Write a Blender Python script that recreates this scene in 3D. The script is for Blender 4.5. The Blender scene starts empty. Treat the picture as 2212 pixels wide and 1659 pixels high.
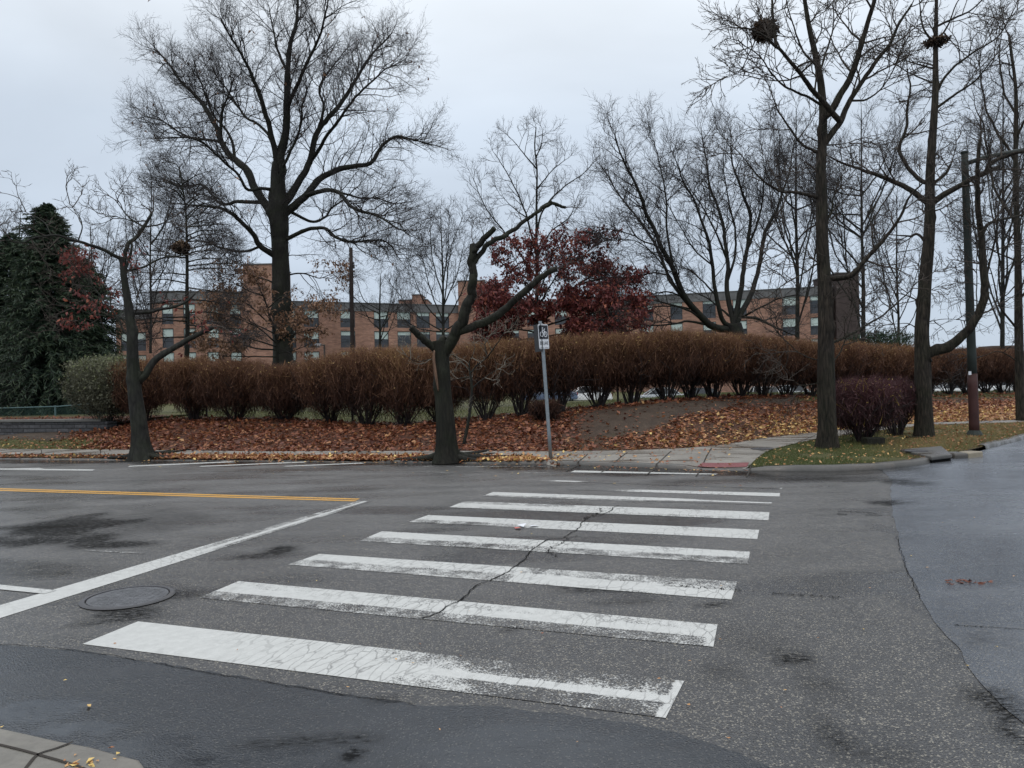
import bpy, math, random
import numpy as np
from mathutils import Matrix, Vector

scene = bpy.context.scene
COL = scene.collection
# ------------------------------------------------------------------ camera
FPX, CX, CY, EYE, HOR, ROLL = 1700.0, 1106.0, 829.5, 1.6, 822.0, 0.024   # photo measured at 2212 x 1659
pit = math.atan((CY - HOR) / FPX)
Fw = np.array([0, math.cos(pit), -math.sin(pit)])
R0 = np.array([1.0, 0, 0]); U0 = np.cross(R0, Fw)
Rv = math.cos(ROLL) * R0 - math.sin(ROLL) * U0
Uv = math.sin(ROLL) * R0 + math.cos(ROLL) * U0
CAM = np.array([0, 0, EYE])
cd = bpy.data.cameras.new('camera'); cam = bpy.data.objects.new('camera', cd); COL.objects.link(cam)
cam.matrix_world = Matrix(((Rv[0], Uv[0], -Fw[0], 0), (Rv[1], Uv[1], -Fw[1], 0), (Rv[2], Uv[2], -Fw[2], EYE), (0, 0, 0, 1)))
cd.sensor_width = 36; cd.lens = FPX / 2212 * 36; cd.clip_start = 0.05; cd.clip_end = 3000
scene.camera = cam
# ------------------------------------------------------------------ sky, sun, exposure
scene.view_settings.view_transform = 'Standard'; scene.view_settings.look = 'None'
scene.view_settings.exposure = 0.0; scene.view_settings.gamma = 1.0
SUN_EL, SUN_ROT = math.radians(52), math.radians(200)
w = bpy.data.worlds.new('World'); scene.world = w; w.use_nodes = True
nt = w.node_tree; nt.nodes.clear()
def wn(t): return nt.nodes.new(t)
sky = wn('ShaderNodeTexSky'); sky.sky_type = 'NISHITA'; sky.sun_disc = False
sky.sun_elevation = SUN_EL; sky.sun_rotation = SUN_ROT
tc = wn('ShaderNodeTexCoord'); sep = wn('ShaderNodeSeparateXYZ'); nt.links.new(tc.outputs['Generated'], sep.inputs[0])
ramp = wn('ShaderNodeValToRGB')
els = ramp.color_ramp.elements
els[0].position = 0.0; els[0].color = (0.60, 0.695, 0.82, 1)
els[1].position = 1.0; els[1].color = (1.85, 1.9, 1.95, 1)
for p, c in ((0.12, (0.60, 0.69, 0.81, 1)), (0.30, (0.69, 0.78, 0.895, 1)), (0.42, (0.90, 0.97, 1.05, 1)), (0.65, (1.5, 1.56, 1.62, 1))):
    e = els.new(p); e.color = c
nt.links.new(sep.outputs[2], ramp.inputs[0])
mp = wn('ShaderNodeMapping'); mp.inputs['Scale'].default_value = (1.0, 1.0, 2.4)
nt.links.new(tc.outputs['Generated'], mp.inputs[0])
nz = wn('ShaderNodeTexNoise'); nz.inputs['Scale'].default_value = 2.2; nz.inputs['Detail'].default_value = 5; nz.inputs['Roughness'].default_value = 0.45
nz.inputs['Distortion'].default_value = 0.4
nt.links.new(mp.outputs[0], nz.inputs['Vector'])
mr = wn('ShaderNodeMapRange'); mr.inputs[1].default_value = 0.3; mr.inputs[2].default_value = 0.7; mr.inputs[3].default_value = 0.86; mr.inputs[4].default_value = 1.10
nt.links.new(nz.outputs[0], mr.inputs[0])
mul = wn('ShaderNodeMixRGB'); mul.blend_type = 'MULTIPLY'; mul.inputs[0].default_value = 1
nt.links.new(ramp.outputs[0], mul.inputs[1]); nt.links.new(mr.outputs[0], mul.inputs[2])
skm = wn('ShaderNodeMixRGB'); skm.blend_type = 'MULTIPLY'; skm.inputs[0].default_value = 1; skm.inputs[2].default_value = (0.09, 0.09, 0.09, 1)
nt.links.new(sky.outputs[0], skm.inputs[1])
mixs = wn('ShaderNodeMixRGB'); mixs.inputs[0].default_value = 0.93     # thin share of clear sky behind the overcast
nt.links.new(skm.outputs[0], mixs.inputs[1]); nt.links.new(mul.outputs[0], mixs.inputs[2])
bg = wn('ShaderNodeBackground'); bg.inputs[1].default_value = 1.0
nt.links.new(mixs.outputs[0], bg.inputs[0])
wo = wn('ShaderNodeOutputWorld'); nt.links.new(bg.outputs[0], wo.inputs[0])
sl = bpy.data.lights.new('sun', 'SUN'); sl.energy = 0.7; sl.angle = math.radians(40); sl.color = (1.0, 0.97, 0.93)
so = bpy.data.objects.new('sun', sl); COL.objects.link(so)
sdir = Vector((math.sin(SUN_ROT) * math.cos(SUN_EL), math.cos(SUN_ROT) * math.cos(SUN_EL), math.sin(SUN_EL)))
so.rotation_euler = sdir.to_track_quat('Z', 'Y').to_euler(); so.location = (0, -20, 40)

# ------------------------------------------------------------------ geometry helpers
def ray(vx, vy): return Fw + Rv * ((vx - CX) / FPX) + Uv * ((CY - vy) / FPX)
def ground(vx, vy, z=0.0):
    d = ray(vx, vy); return CAM + d * ((z - EYE) / d[2])
def at(vx, vy, depth):
    d = ray(vx, vy); return CAM + d * (depth / d[1])
def proj(P):
    d = np.asarray(P) - CAM; f = d @ Fw
    return CX + FPX * (d @ Rv) / f, CY - FPX * (d @ Uv) / f
def sm(t): t = np.clip(t, 0, 1); return t * t * (3 - 2 * t)

def hash2(ix, iy, seed):
    h = (ix.astype(np.int64) * 374761393 + iy.astype(np.int64) * 668265263 + seed * 982451653) & 0x7fffffff
    h = ((h ^ (h >> 13)) * 1274126177) & 0x7fffffff
    return ((h ^ (h >> 16)) & 0xffff) / 65535.0
def vnoise(x, y, seed=0):
    x = np.asarray(x, float); y = np.asarray(y, float)
    ix = np.floor(x); iy = np.floor(y); fx = sm(x - ix); fy = sm(y - iy)
    a = hash2(ix, iy, seed); b = hash2(ix + 1, iy, seed); c = hash2(ix, iy + 1, seed); d = hash2(ix + 1, iy + 1, seed)
    return (a * (1 - fx) + b * fx) * (1 - fy) + (c * (1 - fx) + d * fx) * fy
def fbm(x, y, seed=0, o=4):
    s = 0; a = 0.5; t = 0
    for i in range(o):
        s = s + a * vnoise(x * 2 ** i, y * 2 ** i, seed + i * 17); t += a; a *= 0.55
    return s / t

def fast_mesh(name, V, faces, attrs=None, smooth=False, uv=None):
    """faces: list of (N,k) int arrays"""
    V = np.asarray(V, np.float32); me = bpy.data.meshes.new(name)
    me.vertices.add(len(V)); me.vertices.foreach_set('co', V.ravel())
    faces = [np.asarray(f, np.int32) for f in faces if len(f)]
    loops = np.concatenate([f.ravel() for f in faces]); tot = np.concatenate([np.full(len(f), f.shape[1], np.int32) for f in faces])
    me.loops.add(len(loops)); me.loops.foreach_set('vertex_index', loops)
    me.polygons.add(len(tot)); st = np.concatenate([[0], np.cumsum(tot)[:-1]]).astype(np.int32)
    me.polygons.foreach_set('loop_start', st)
    if smooth: me.polygons.foreach_set('use_smooth', np.ones(len(tot), bool))
    if uv is not None:
        ul = me.uv_layers.new(name='UVMap'); ul.data.foreach_set('uv', np.asarray(uv, np.float32)[loops].ravel())
    me.update(calc_edges=True); me.validate()
    for k, a in (attrs or {}).items():
        at_ = me.attributes.new(k, 'FLOAT', 'POINT'); at_.data.foreach_set('value', np.asarray(a, np.float32))
    return me

def link(name, me, mat=None, parent=None, loc=None):
    o = bpy.data.objects.new(name, me); COL.objects.link(o)
    if mat is not None and me is not None and not me.materials: me.materials.append(mat)
    if parent is not None: o.parent = parent
    if loc is not None: o.location = loc
    return o
def thing(name, label, cat, loc=(0, 0, 0), rotz=0.0, group=None):
    o = link(name, None, loc=loc); o.rotation_euler = (0, 0, rotz); o.empty_display_size = 0.2
    return tag(o, label, cat, group)
def tag(o, label=None, cat=None, group=None, kind=None):
    if label: o['label'] = label
    if cat: o['category'] = cat
    if group: o['group'] = group
    if kind: o['kind'] = kind
    return o
def struct(name, me, mat, label=None):
    o = link(name, me, mat); o['kind'] = 'structure'
    if label: o['label'] = label
    return o

class MB:
    """collects boxes, tubes and prisms; build() links them as one mesh object"""
    def __init__(s): s.V = []; s.Fq = []; s.Ft = []; s.ng = []; s.n = 0
    def raw(s, V, faces):
        V = np.asarray(V, float)
        for f in faces:
            s.ng.append([i + s.n for i in f])
        s.V.append(V); s.n += len(V); return s
    def box(s, lo, hi):
        x0, y0, z0 = lo; x1, y1, z1 = hi
        V = [(x0, y0, z0), (x1, y0, z0), (x1, y1, z0), (x0, y1, z0), (x0, y0, z1), (x1, y0, z1), (x1, y1, z1), (x0, y1, z1)]
        return s.raw(V, [(0, 3, 2, 1), (4, 5, 6, 7), (0, 1, 5, 4), (1, 2, 6, 5), (2, 3, 7, 6), (3, 0, 4, 7)])
    def prism(s, poly, z0, z1):
        """poly: xy points, extruded in z"""
        n = len(poly); V = [(p[0], p[1], z0) for p in poly] + [(p[0], p[1], z1) for p in poly]
        F = [tuple(range(n - 1, -1, -1)), tuple(range(n, 2 * n))] + [(i, (i + 1) % n, n + (i + 1) % n, n + i) for i in range(n)]
        return s.raw(V, F)
    def tube(s, P, R, sides=8, cap=True, ang=0.0):
        P = np.asarray(P, float); R = np.broadcast_to(np.asarray(R, float), (len(P),))
        V, F = sweep(P[None], R[None], sides)
        F = [tuple(f) for f in F]
        if cap:
            F.append(tuple(range(sides - 1, -1, -1))); F.append(tuple(range((len(P) - 1) * sides, len(P) * sides)))
        return s.raw(V, F)
    def mesh(s, name, smooth=False):
        me = bpy.data.meshes.new(name); me.from_pydata(np.concatenate(s.V).tolist(), [], s.ng); me.update()
        if smooth: me.polygons.foreach_set('use_smooth', np.ones(len(me.polygons), bool))
        return me
    def build(s, name, mat, parent=None, smooth=False, bevel=0, loc=None):
        o = link(name, s.mesh(name, smooth), mat, parent, loc)
        if bevel:
            m = o.modifiers.new('bevel', 'BEVEL'); m.width = bevel; m.segments = 2; m.limit_method = 'ANGLE'
        return o

def sweep(P, R, S, rough=None):
    """P (M,K,3), R (M,K) -> tube vertices and quads"""
    M, K, _ = P.shape
    T = np.empty_like(P); T[:, 1:-1] = P[:, 2:] - P[:, :-2]; T[:, 0] = P[:, 1] - P[:, 0]; T[:, -1] = P[:, -1] - P[:, -2]
    T /= np.linalg.norm(T, axis=2, keepdims=True) + 1e-9
    mean = P[:, -1] - P[:, 0]; mean /= np.linalg.norm(mean, axis=1, keepdims=True) + 1e-9
    ref = np.where(np.abs(mean[:, 2:3]) < 0.8, np.array([[0, 0, 1.0]]), np.array([[0, 1.0, 0]]))
    n1 = ref[:, None, :] - (ref[:, None, :] * T).sum(2, keepdims=True) * T
    n1 /= np.linalg.norm(n1, axis=2, keepdims=True) + 1e-9
    n2 = np.cross(T, n1)
    a = np.arange(S) * 2 * math.pi / S
    rr = R[:, :, None] if rough is None else R[:, :, None] * rough
    V = P[:, :, None, :] + rr[..., None] * (np.cos(a)[None, None, :, None] * n1[:, :, None, :] + np.sin(a)[None, None, :, None] * n2[:, :, None, :])
    i = np.arange(S); j = (i + 1) % S
    base = (np.arange(M)[:, None, None] * K + np.arange(K - 1)[None, :, None]) * S
    F = np.stack([base + i, base + j, base + S + j, base + S + i], -1).reshape(-1, 4)
    return V.reshape(-1, 3), F

def crom(P, n):
    P = np.asarray(P, float)
    if len(P) < 3:
        t = np.linspace(0, 1, n)[:, None]; return P[0] * (1 - t) + P[-1] * t
    d = np.r_[0, np.cumsum(np.linalg.norm(np.diff(P[:, :3], axis=0), axis=1))]; d /= d[-1]
    Q = np.vstack([2 * P[0] - P[1], P, 2 * P[-1] - P[-2]])
    out = []
    for t in np.linspace(0, 1, n):
        i = min(np.searchsorted(d, t, side='right') - 1, len(P) - 2); u = (t - d[i]) / (d[i + 1] - d[i] + 1e-9)
        p0, p1, p2, p3 = Q[i], Q[i + 1], Q[i + 2], Q[i + 3]
        out.append(0.5 * (2 * p1 + (p2 - p0) * u + (2 * p0 - 5 * p1 + 4 * p2 - p3) * u * u + (3 * p1 - p0 - 3 * p2 + p3) * u ** 3))
    return np.array(out)

# ------------------------------------------------------------------ material helpers
class N:
    def __init__(s, name):
        s.m = bpy.data.materials.new(name); s.m.use_nodes = True; s.t = s.m.node_tree; s.t.nodes.clear()
        s.out = s.t.nodes.new('ShaderNodeOutputMaterial')
    def nd(s, typ, ins=None, **props):
        n = s.t.nodes.new('ShaderNode' + typ)
        for k, v in props.items(): setattr(n, k, v)
        for k, v in (ins or {}).items(): s.put(n.inputs[k], v)
        return n
    def put(s, sock, v):
        if isinstance(v, bpy.types.NodeSocket): s.t.links.new(v, sock)
        elif isinstance(v, bpy.types.Node): s.t.links.new(v.outputs[0], sock)
        elif isinstance(v, (tuple, list)) and sock.type == 'RGBA' and len(v) == 3: sock.default_value = (*v, 1)
        else: sock.default_value = v
    def math(s, op, a, b=0.0, c=None, clamp=False):
        n = s.nd('Math', operation=op, use_clamp=clamp); s.put(n.inputs[0], a); s.put(n.inputs[1], b)
        if c is not None: s.put(n.inputs[2], c)
        return n.outputs[0]
    def mix(s, f, a, b, mode='MIX'):
        n = s.nd('MixRGB', blend_type=mode); s.put(n.inputs[0], f); s.put(n.inputs[1], a); s.put(n.inputs[2], b); return n.outputs[0]
    def rng(s, v, a, b, c, d):
        n = s.nd('MapRange', {0: v, 1: a, 2: b, 3: c, 4: d}); return n.outputs[0]
    def noise(s, vec, scale, detail=3, rough=0.5, dist=0.0):
        n = s.nd('TexNoise', {'Scale': scale, 'Detail': detail, 'Roughness': rough, 'Distortion': dist})
        if vec is not None: s.put(n.inputs['Vector'], vec)
        return n.outputs[0]
    def vor(s, vec, scale, feature='F1', out=0):
        n = s.nd('TexVoronoi', {'Scale': scale}, feature=feature)
        s.put(n.inputs['Vector'], vec); return n.outputs[out]
    def attr(s, name): return s.nd('Attribute', attribute_name=name).outputs['Fac']
    def obj(s): return s.nd('TexCoord').outputs['Object']
    def pos(s): return s.nd('NewGeometry').outputs['Position']
    def scaled(s, vec, sc): return s.nd('Mapping', {0: vec, 'Scale': sc}).outputs[0]
    def ramp(s, f, stops):
        n = s.nd('ValToRGB'); s.put(n.inputs[0], f); e = n.color_ramp.elements
        e[0].position, e[0].color = stops[0][0], (*stops[0][1], 1); e[1].position, e[1].color = stops[-1][0], (*stops[-1][1], 1)
        for p, c in stops[1:-1]:
            q = e.new(p); q.color = (*c, 1)
        return n.outputs[0]
    def bump(s, h, strength, dist=0.01, normal=None):
        n = s.nd('Bump', {'Strength': strength, 'Distance': dist, 'Height': h})
        if normal is not None: s.put(n.inputs['Normal'], normal)
        return n.outputs[0]
    def bsdf(s, col, rough=0.8, spec=0.3, normal=None, **kw):
        n = s.nd('BsdfPrincipled'); s.put(n.inputs['Base Color'], col); s.put(n.inputs['Roughness'], rough)
        s.put(n.inputs['Specular IOR Level'], spec)
        if normal is not None: s.put(n.inputs['Normal'], normal)
        for k, v in kw.items(): s.put(n.inputs[k], v)
        return n.outputs[0]
    def done(s, sh): s.t.links.new(sh, s.out.inputs[0]); return s.m

def plain(name, col, rough=0.7, spec=0.3, var=0.15, scale=8.0, metallic=0.0, bump=0.0):
    n = N(name); p = n.obj(); k = n.noise(p, scale, 4, 0.6)
    c = n.mix(1.0, col, n.rng(k, 0.25, 0.75, 1 - var, 1 + var), 'MULTIPLY')
    nor = n.bump(n.noise(p, scale * 6, 3), bump, 0.02) if bump else None
    return n.done(n.bsdf(c, rough, spec, nor, Metallic=metallic))

def asphalt_nodes(n, base=(0.041, 0.0405, 0.0415), speck=1.0, smooth_all=0.0):
    """returns colour, roughness, normal; the stains, the painted tree reflections and the wet film come from the sheet's own attributes"""
    p = n.pos(); stain = n.attr('stain'); wet = n.attr('wet')
    st = n.vor(p, 135, 'F1', 1)
    stone = n.rng(n.nd('SeparateColor', {0: st}).outputs[0], 0, 1, 0.55, 1.5)
    lite = n.rng(n.nd('SeparateColor', {0: st}).outputs[1], 0.84, 0.97, 0.0, 1.0)
    big = n.rng(n.noise(p, 0.55, 5, 0.6), 0.3, 0.7, 0.84, 1.16)
    mid = n.rng(n.noise(p, 9, 5, 0.7), 0.25, 0.75, 0.80, 1.2)
    far_gain = n.rng(n.nd('SeparateXYZ', {0: p}).outputs[1], 4.0, 12.0, 1.0, 2.1)      # base colour lightens with distance along y
    c = n.mix(1.0, n.mix(1.0, base, far_gain, 'MULTIPLY'), n.mix(0.8 * speck, (1, 1, 1), stone), 'MULTIPLY')
    c = n.mix(n.math('MULTIPLY', lite, 0.75 * speck), c, (0.29, 0.265, 0.215))
    c = n.mix(1.0, c, n.math('MULTIPLY', big, mid), 'MULTIPLY')
    sfine = n.math('MULTIPLY', stain, n.rng(n.noise(n.scaled(p, (0.6, 1.5, 1)), 26, 6, 0.8), 0.38, 0.62, 2.3, 0.15), clamp=True)
    c = n.mix(n.math('MULTIPLY', sfine, 0.93), c, (0.008, 0.008, 0.008))
    c = n.mix(n.math('MULTIPLY', wet, 0.5), c, n.mix(1.0, c, (0.45, 0.45, 0.47), 'MULTIPLY'))
    streak = n.noise(n.scaled(p, (0.35, 1.1, 1)), 1.5, 5, 0.62)
    rg = n.math('SUBTRACT', n.rng(streak, 0.35, 0.68, 0.46, 0.22), smooth_all)
    wk = n.math('MULTIPLY', wet, n.rng(n.noise(n.scaled(p, (0.6, 1.6, 1)), 6, 5, 0.7), 0.3, 0.6, 0.55, 1.1), clamp=True)
    rg = n.math('ADD', n.math('MULTIPLY', rg, n.math('SUBTRACT', 1.0, wk)), n.math('MULTIPLY', wk, 0.07))
    film = n.math('SUBTRACT', 1.0, n.math('MULTIPLY', wk, 0.97))
    h = n.math('ADD', n.vor(p, 95, 'F1', 0), n.math('MULTIPLY', n.noise(p, 40, 3), 0.6))
    nb = n.nd('Bump', {'Distance': 0.004, 'Height': h}); n.put(nb.inputs['Strength'], n.math('MULTIPLY', film, 0.55))
    n.spec = n.math('MULTIPLY', n.math('SUBTRACT', 1.0, n.math('MULTIPLY', sfine, 0.96)), 0.5)
    return c, rg, nb.outputs[0]
def make_asphalt(name, **k):
    n = N(name); c, r, nb = asphalt_nodes(n, **k); return n.done(n.bsdf(c, r, n.spec, nb))
ASPH = make_asphalt('asphalt')
ASPH_SIDE = make_asphalt('asphalt_side', base=(0.058, 0.064, 0.075), speck=0.65, smooth_all=0.04)
ASPH_GUT = make_asphalt('asphalt_gutter', base=(0.017, 0.020, 0.025), speck=0.2, smooth_all=0.08)

def make_paint(name, col):
    """worn road paint: flakes away to the asphalt below following the 'wear' attribute"""
    n = N(name); c, r, nb = asphalt_nodes(n); p = n.pos(); uv = n.nd('TexCoord').outputs['UV']
    wear = n.attr('wear')
    f = n.noise(p, 75, 5, 0.75); f = n.math('ADD', n.math('MULTIPLY', f, 0.7), n.math('MULTIPLY', n.noise(p, 7, 4, 0.7), 0.3))
    f = n.math('ADD', n.math('MULTIPLY', n.math('SUBTRACT', f, 0.5), 3.4), 0.5)
    keep = n.rng(n.math('SUBTRACT', f, n.rng(wear, 0, 1, -0.32, 1.24)), -0.09, 0.12, 0, 1)
    wv = n.nd('Mapping', {0: uv, 'Scale': (15.0, 4.2, 1)}).outputs[0]
    wv = n.nd('VectorMath', {0: wv, 1: n.nd('VectorMath', {0: n.nd('TexNoise', {'Scale': 5.0, 'Detail': 4, 'Vector': uv}).outputs[1], 'Scale': 0.9}, operation='SCALE').outputs[0]}, operation='ADD').outputs[0]
    cr = n.vor(wv, 1.0, 'DISTANCE_TO_EDGE')
    crack = n.rng(cr, 0.004, 0.06, 0.42, 1.0)
    cmask = n.rng(n.noise(uv, 0.9, 2), 0.40, 0.60, 0.0, 1.0)
    crack = n.math('MAXIMUM', crack, n.math('SUBTRACT', 1.0, n.math('MULTIPLY', cmask, n.attr('cracky'))), clamp=True)
    keep = n.math('MULTIPLY', keep, crack)
    dirt = n.rng(n.noise(p, 14, 5, 0.7), 0.25, 0.8, 0.78, 1.04)
    pc = n.mix(1.0, col, dirt, 'MULTIPLY')
    a = n.bsdf(c, r, n.spec, nb); b = n.bsdf(pc, 0.42, 0.4, n.bump(f, 0.25, 0.003))
    ms = n.nd('MixShader'); n.put(ms.inputs[0], keep); n.put(ms.inputs[1], a); n.put(ms.inputs[2], b)
    return n.done(ms.outputs[0])
PAINT_W = make_paint('white_road_paint', (0.50, 0.505, 0.49))
PAINT_Y = make_paint('yellow_road_paint', (0.62, 0.33, 0.06))

def make_concrete(name, col=(0.27, 0.262, 0.24), streak=0.5):
    n = N(name); p = n.pos()
    a = n.rng(n.noise(p, 1.3, 5, 0.65), 0.3, 0.7, 0.7, 1.15); b = n.rng(n.noise(p, 22, 4, 0.7), 0.25, 0.75, 0.82, 1.14)
    c = n.mix(1.0, col, n.math('MULTIPLY', a, b), 'MULTIPLY')
    dk = n.rng(n.noise(n.scaled(p, (0.5, 2.2, 1)), 1.6, 4, 0.6), 0.48, 0.66, 0, streak)
    c = n.mix(dk, c, (0.085, 0.07, 0.058))
    r = n.rng(dk, 0, 0.5, 0.55, 0.25)
    return n.done(n.bsdf(c, r, 0.45, n.bump(n.noise(p, 60, 4), 0.25, 0.004)))
CONC = make_concrete('pavement_concrete', (0.205, 0.19, 0.168), 0.75); CONC_NEAR = make_concrete('near_concrete', (0.165, 0.155, 0.135), 0.45)
KERB_M = make_concrete('kerb_concrete', (0.085, 0.082, 0.077), 0.9)

def make_leafy(name, stops, rough=0.6, spec=0.3, trans=0.0):
    n = N(name); t = n.attr('tint'); c = n.ramp(t, stops)
    sh = n.bsdf(c, rough, spec)
    if trans:
        tr = n.nd('BsdfTranslucent', {'Color': c}); ms = n.nd('MixShader', {0: trans, 1: sh, 2: tr.outputs[0]}); sh = ms.outputs[0]
    return n.done(sh)
LEAF_LITTER = make_leafy('leaf_litter', [(0, (0.05, 0.016, 0.011)), (0.3, (0.135, 0.042, 0.024)), (0.55, (0.245, 0.085, 0.038)), (0.75, (0.35, 0.165, 0.07)), (0.9, (0.54, 0.32, 0.135)), (1, (0.66, 0.47, 0.16))], 0.5, 0.4, 0.1)
GRASS_M = make_leafy('grass_blades', [(0, (0.050, 0.075, 0.018)), (0.45, (0.085, 0.10, 0.03)), (0.75, (0.17, 0.145, 0.055)), (1, (0.27, 0.20, 0.09))], 0.6, 0.3, 0.2)
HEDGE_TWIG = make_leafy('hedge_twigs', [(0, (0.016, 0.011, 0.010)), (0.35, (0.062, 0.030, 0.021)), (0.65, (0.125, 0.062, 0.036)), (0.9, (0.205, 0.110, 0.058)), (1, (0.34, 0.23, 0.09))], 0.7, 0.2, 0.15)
PRIVET = make_leafy('privet_leaves', [(0, (0.03, 0.032, 0.02)), (0.5, (0.085, 0.085, 0.055)), (0.85, (0.14, 0.145, 0.085)), (1, (0.17, 0.20, 0.08))], 0.55, 0.35, 0.1)
BARBERRY = make_leafy('barberry_twigs', [(0, (0.020, 0.011, 0.011)), (0.4, (0.052, 0.022, 0.024)), (0.8, (0.095, 0.036, 0.038)), (0.93, (0.10, 0.04, 0.045)), (0.96, (0.42, 0.28, 0.06)), (1, (0.5, 0.36, 0.08))], 0.6, 0.3, 0.1)
RED_LEAF = make_leafy('red_leaves', [(0, (0.055, 0.012, 0.014)), (0.5, (0.125, 0.030, 0.030)), (0.85, (0.20, 0.055, 0.042)), (1, (0.33, 0.11, 0.06))], 0.55, 0.3, 0.25)
BROWN_LEAF = make_leafy('brown_leaves', [(0, (0.09, 0.048, 0.032)), (0.5, (0.20, 0.108, 0.066)), (1, (0.35, 0.21, 0.13))], 0.6, 0.3, 0.2)
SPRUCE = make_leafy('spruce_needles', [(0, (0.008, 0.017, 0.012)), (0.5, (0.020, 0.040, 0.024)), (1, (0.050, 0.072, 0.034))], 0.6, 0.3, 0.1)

def make_bark(name, c0, c1, moss=0.0, furrow=1.0, zs=0.18, scale=16.0):
    n = N(name); p = n.pos(); q = n.scaled(p, (1, 1, zs))
    w = n.noise(q, scale, 6, 0.65, 0.8); v = n.vor(q, scale * 0.9, 'DISTANCE_TO_EDGE')
    h = n.math('ADD', n.math('MULTIPLY', w, 0.95), n.rng(v, 0, 0.30, 0, 0.22))
    c = n.mix(n.rng(h, 0.35, 0.85, 0, 1), c0, c1)
    if moss:
        mk = n.rng(n.noise(p, 2.2, 4, 0.6), 0.45, 0.65, 0, moss)
        c = n.mix(mk, c, (0.022, 0.028, 0.014))
    c = n.mix(1.0, c, n.rng(n.noise(p, 1.7, 3), 0.3, 0.7, 0.75, 1.2), 'MULTIPLY')
    return n.done(n.bsdf(c, 0.75, 0.18, n.bump(h, 0.9 * furrow, 0.03)))
BARK_OAK = make_bark('oak_bark', (0.008, 0.0075, 0.007), (0.024, 0.023, 0.019), 0.35, 0.8)
BARK_GREY = make_bark('grey_bark', (0.008, 0.008, 0.0075), (0.030, 0.030, 0.026), 0.4, 0.6, 0.3, 12)
BARK_MOSS = make_bark('mossy_bark', (0.006, 0.006, 0.005), (0.021, 0.020, 0.015), 0.4, 0.8)
BARK_RIDGE = make_bark('ridged_bark', (0.005, 0.0045, 0.004), (0.056, 0.045, 0.035), 0.3, 1.5, 0.15, 21)
BARK_PALE = plain('pale_twig_bark', (0.15, 0.135, 0.11), 0.7, 0.25, 0.25)
TWIG_DARK = plain('dark_twigs', (0.030, 0.026, 0.026), 0.75, 0.2, 0.2)
TWIG_BROWN = plain('brown_twigs', (0.046, 0.037, 0.031), 0.75, 0.2, 0.25)
# ------------------------------------------------------------------ layout of the far block, along rays u = x / y
def curve(vpts, z, extra=()):
    P = [ground(x, y, z)[:2] for x, y in vpts] + [np.array(e) for e in extra]
    u = np.array([p[0] / p[1] for p in P]); d = np.array([p[1] for p in P]); o = np.argsort(u); u, d = u[o], d[o]
    uu = np.linspace(-1.5, 1.02, 1261); dd = np.interp(uu, u, d)
    # continue the leftmost line straight
    k = np.exp(-0.5 * (np.arange(-9, 10) / 3.5) ** 2); k /= k.sum()
    dd = np.convolve(np.pad(dd, 9, mode='edge'), k, 'valid')
    return lambda x: np.interp(x, uu, dd)
KERB = curve([(0, 992), (300, 995), (700, 998), (1106, 1003), (1200, 1004), (1350, 1009), (1498, 1015), (1659, 1018), (1804, 1018), (1881, 1015), (1984, 1006), (2031, 997), (2116, 975), (2212, 950)], 0.0,
             [(-20.5, 21.3), (-34, 25.2), (20, 25.8), (40, 44), (80, 80)])
SBACK = curve([(0, 972), (250, 974), (553, 978), (878, 977), (1053, 977), (1106, 978), (1206, 978), (1356, 976), (1481, 971), (1556, 965), (1659, 948), (1756, 937), (1941, 920), (2016, 915), (2212, 909)], 0.125,
              [(-22, 23.2), (-36, 27), (22, 30.5), (40, 50), (80, 90)])
SFRONT = curve([(0, 981.5), (250, 983), (553, 985), (878, 986), (1053, 987), (1150, 988), (1200, 1001), (1350, 1006), (1498, 1012), (1590, 1012), (1618, 1006), (1632, 992), (1659, 976), (1756, 955), (1941, 930), (2016, 922.5), (2212, 917)], 0.075,
               [(-20.8, 22.2), (-34.5, 26.1), (21.5, 29), (40, 47.5), (80, 86)])
HP = [(150, 925, 22.4), (300, 918, 22.0), (420, 905, 21.6), (615, 909, 20.8), (710, 915, 20.2), (790, 920, 19.8), (872, 920, 19.6), (1048, 905, 19.7), (1120, 899, 19.6), (1292, 883, 19.6), (1440, 867, 20.0), (1535, 861, 20.9), (1607, 858, 21.8), (1740, 855, 24.0), (1900, 853, 27.5), (2050, 852, 31.0), (2180, 851, 33.5)]
_h = [at(a, b, c) for a, b, c in HP]
_hx = np.array([-34, -20] + [p[0] for p in _h] + [30, 60.0]); _hy = np.array([28.5, 24.6] + [p[1] for p in _h] + [41, 66.0]); _hz = np.array([0.33, 0.35] + [p[2] - .12 * (i == 0) for i, p in enumerate(_h)] + [0.5, 0.4])
_hu = _hx / _hy
def HEDGE(u): return np.interp(u, _hu, _hy)
def ZH(u): return np.interp(u, _hu, _hz)
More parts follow.
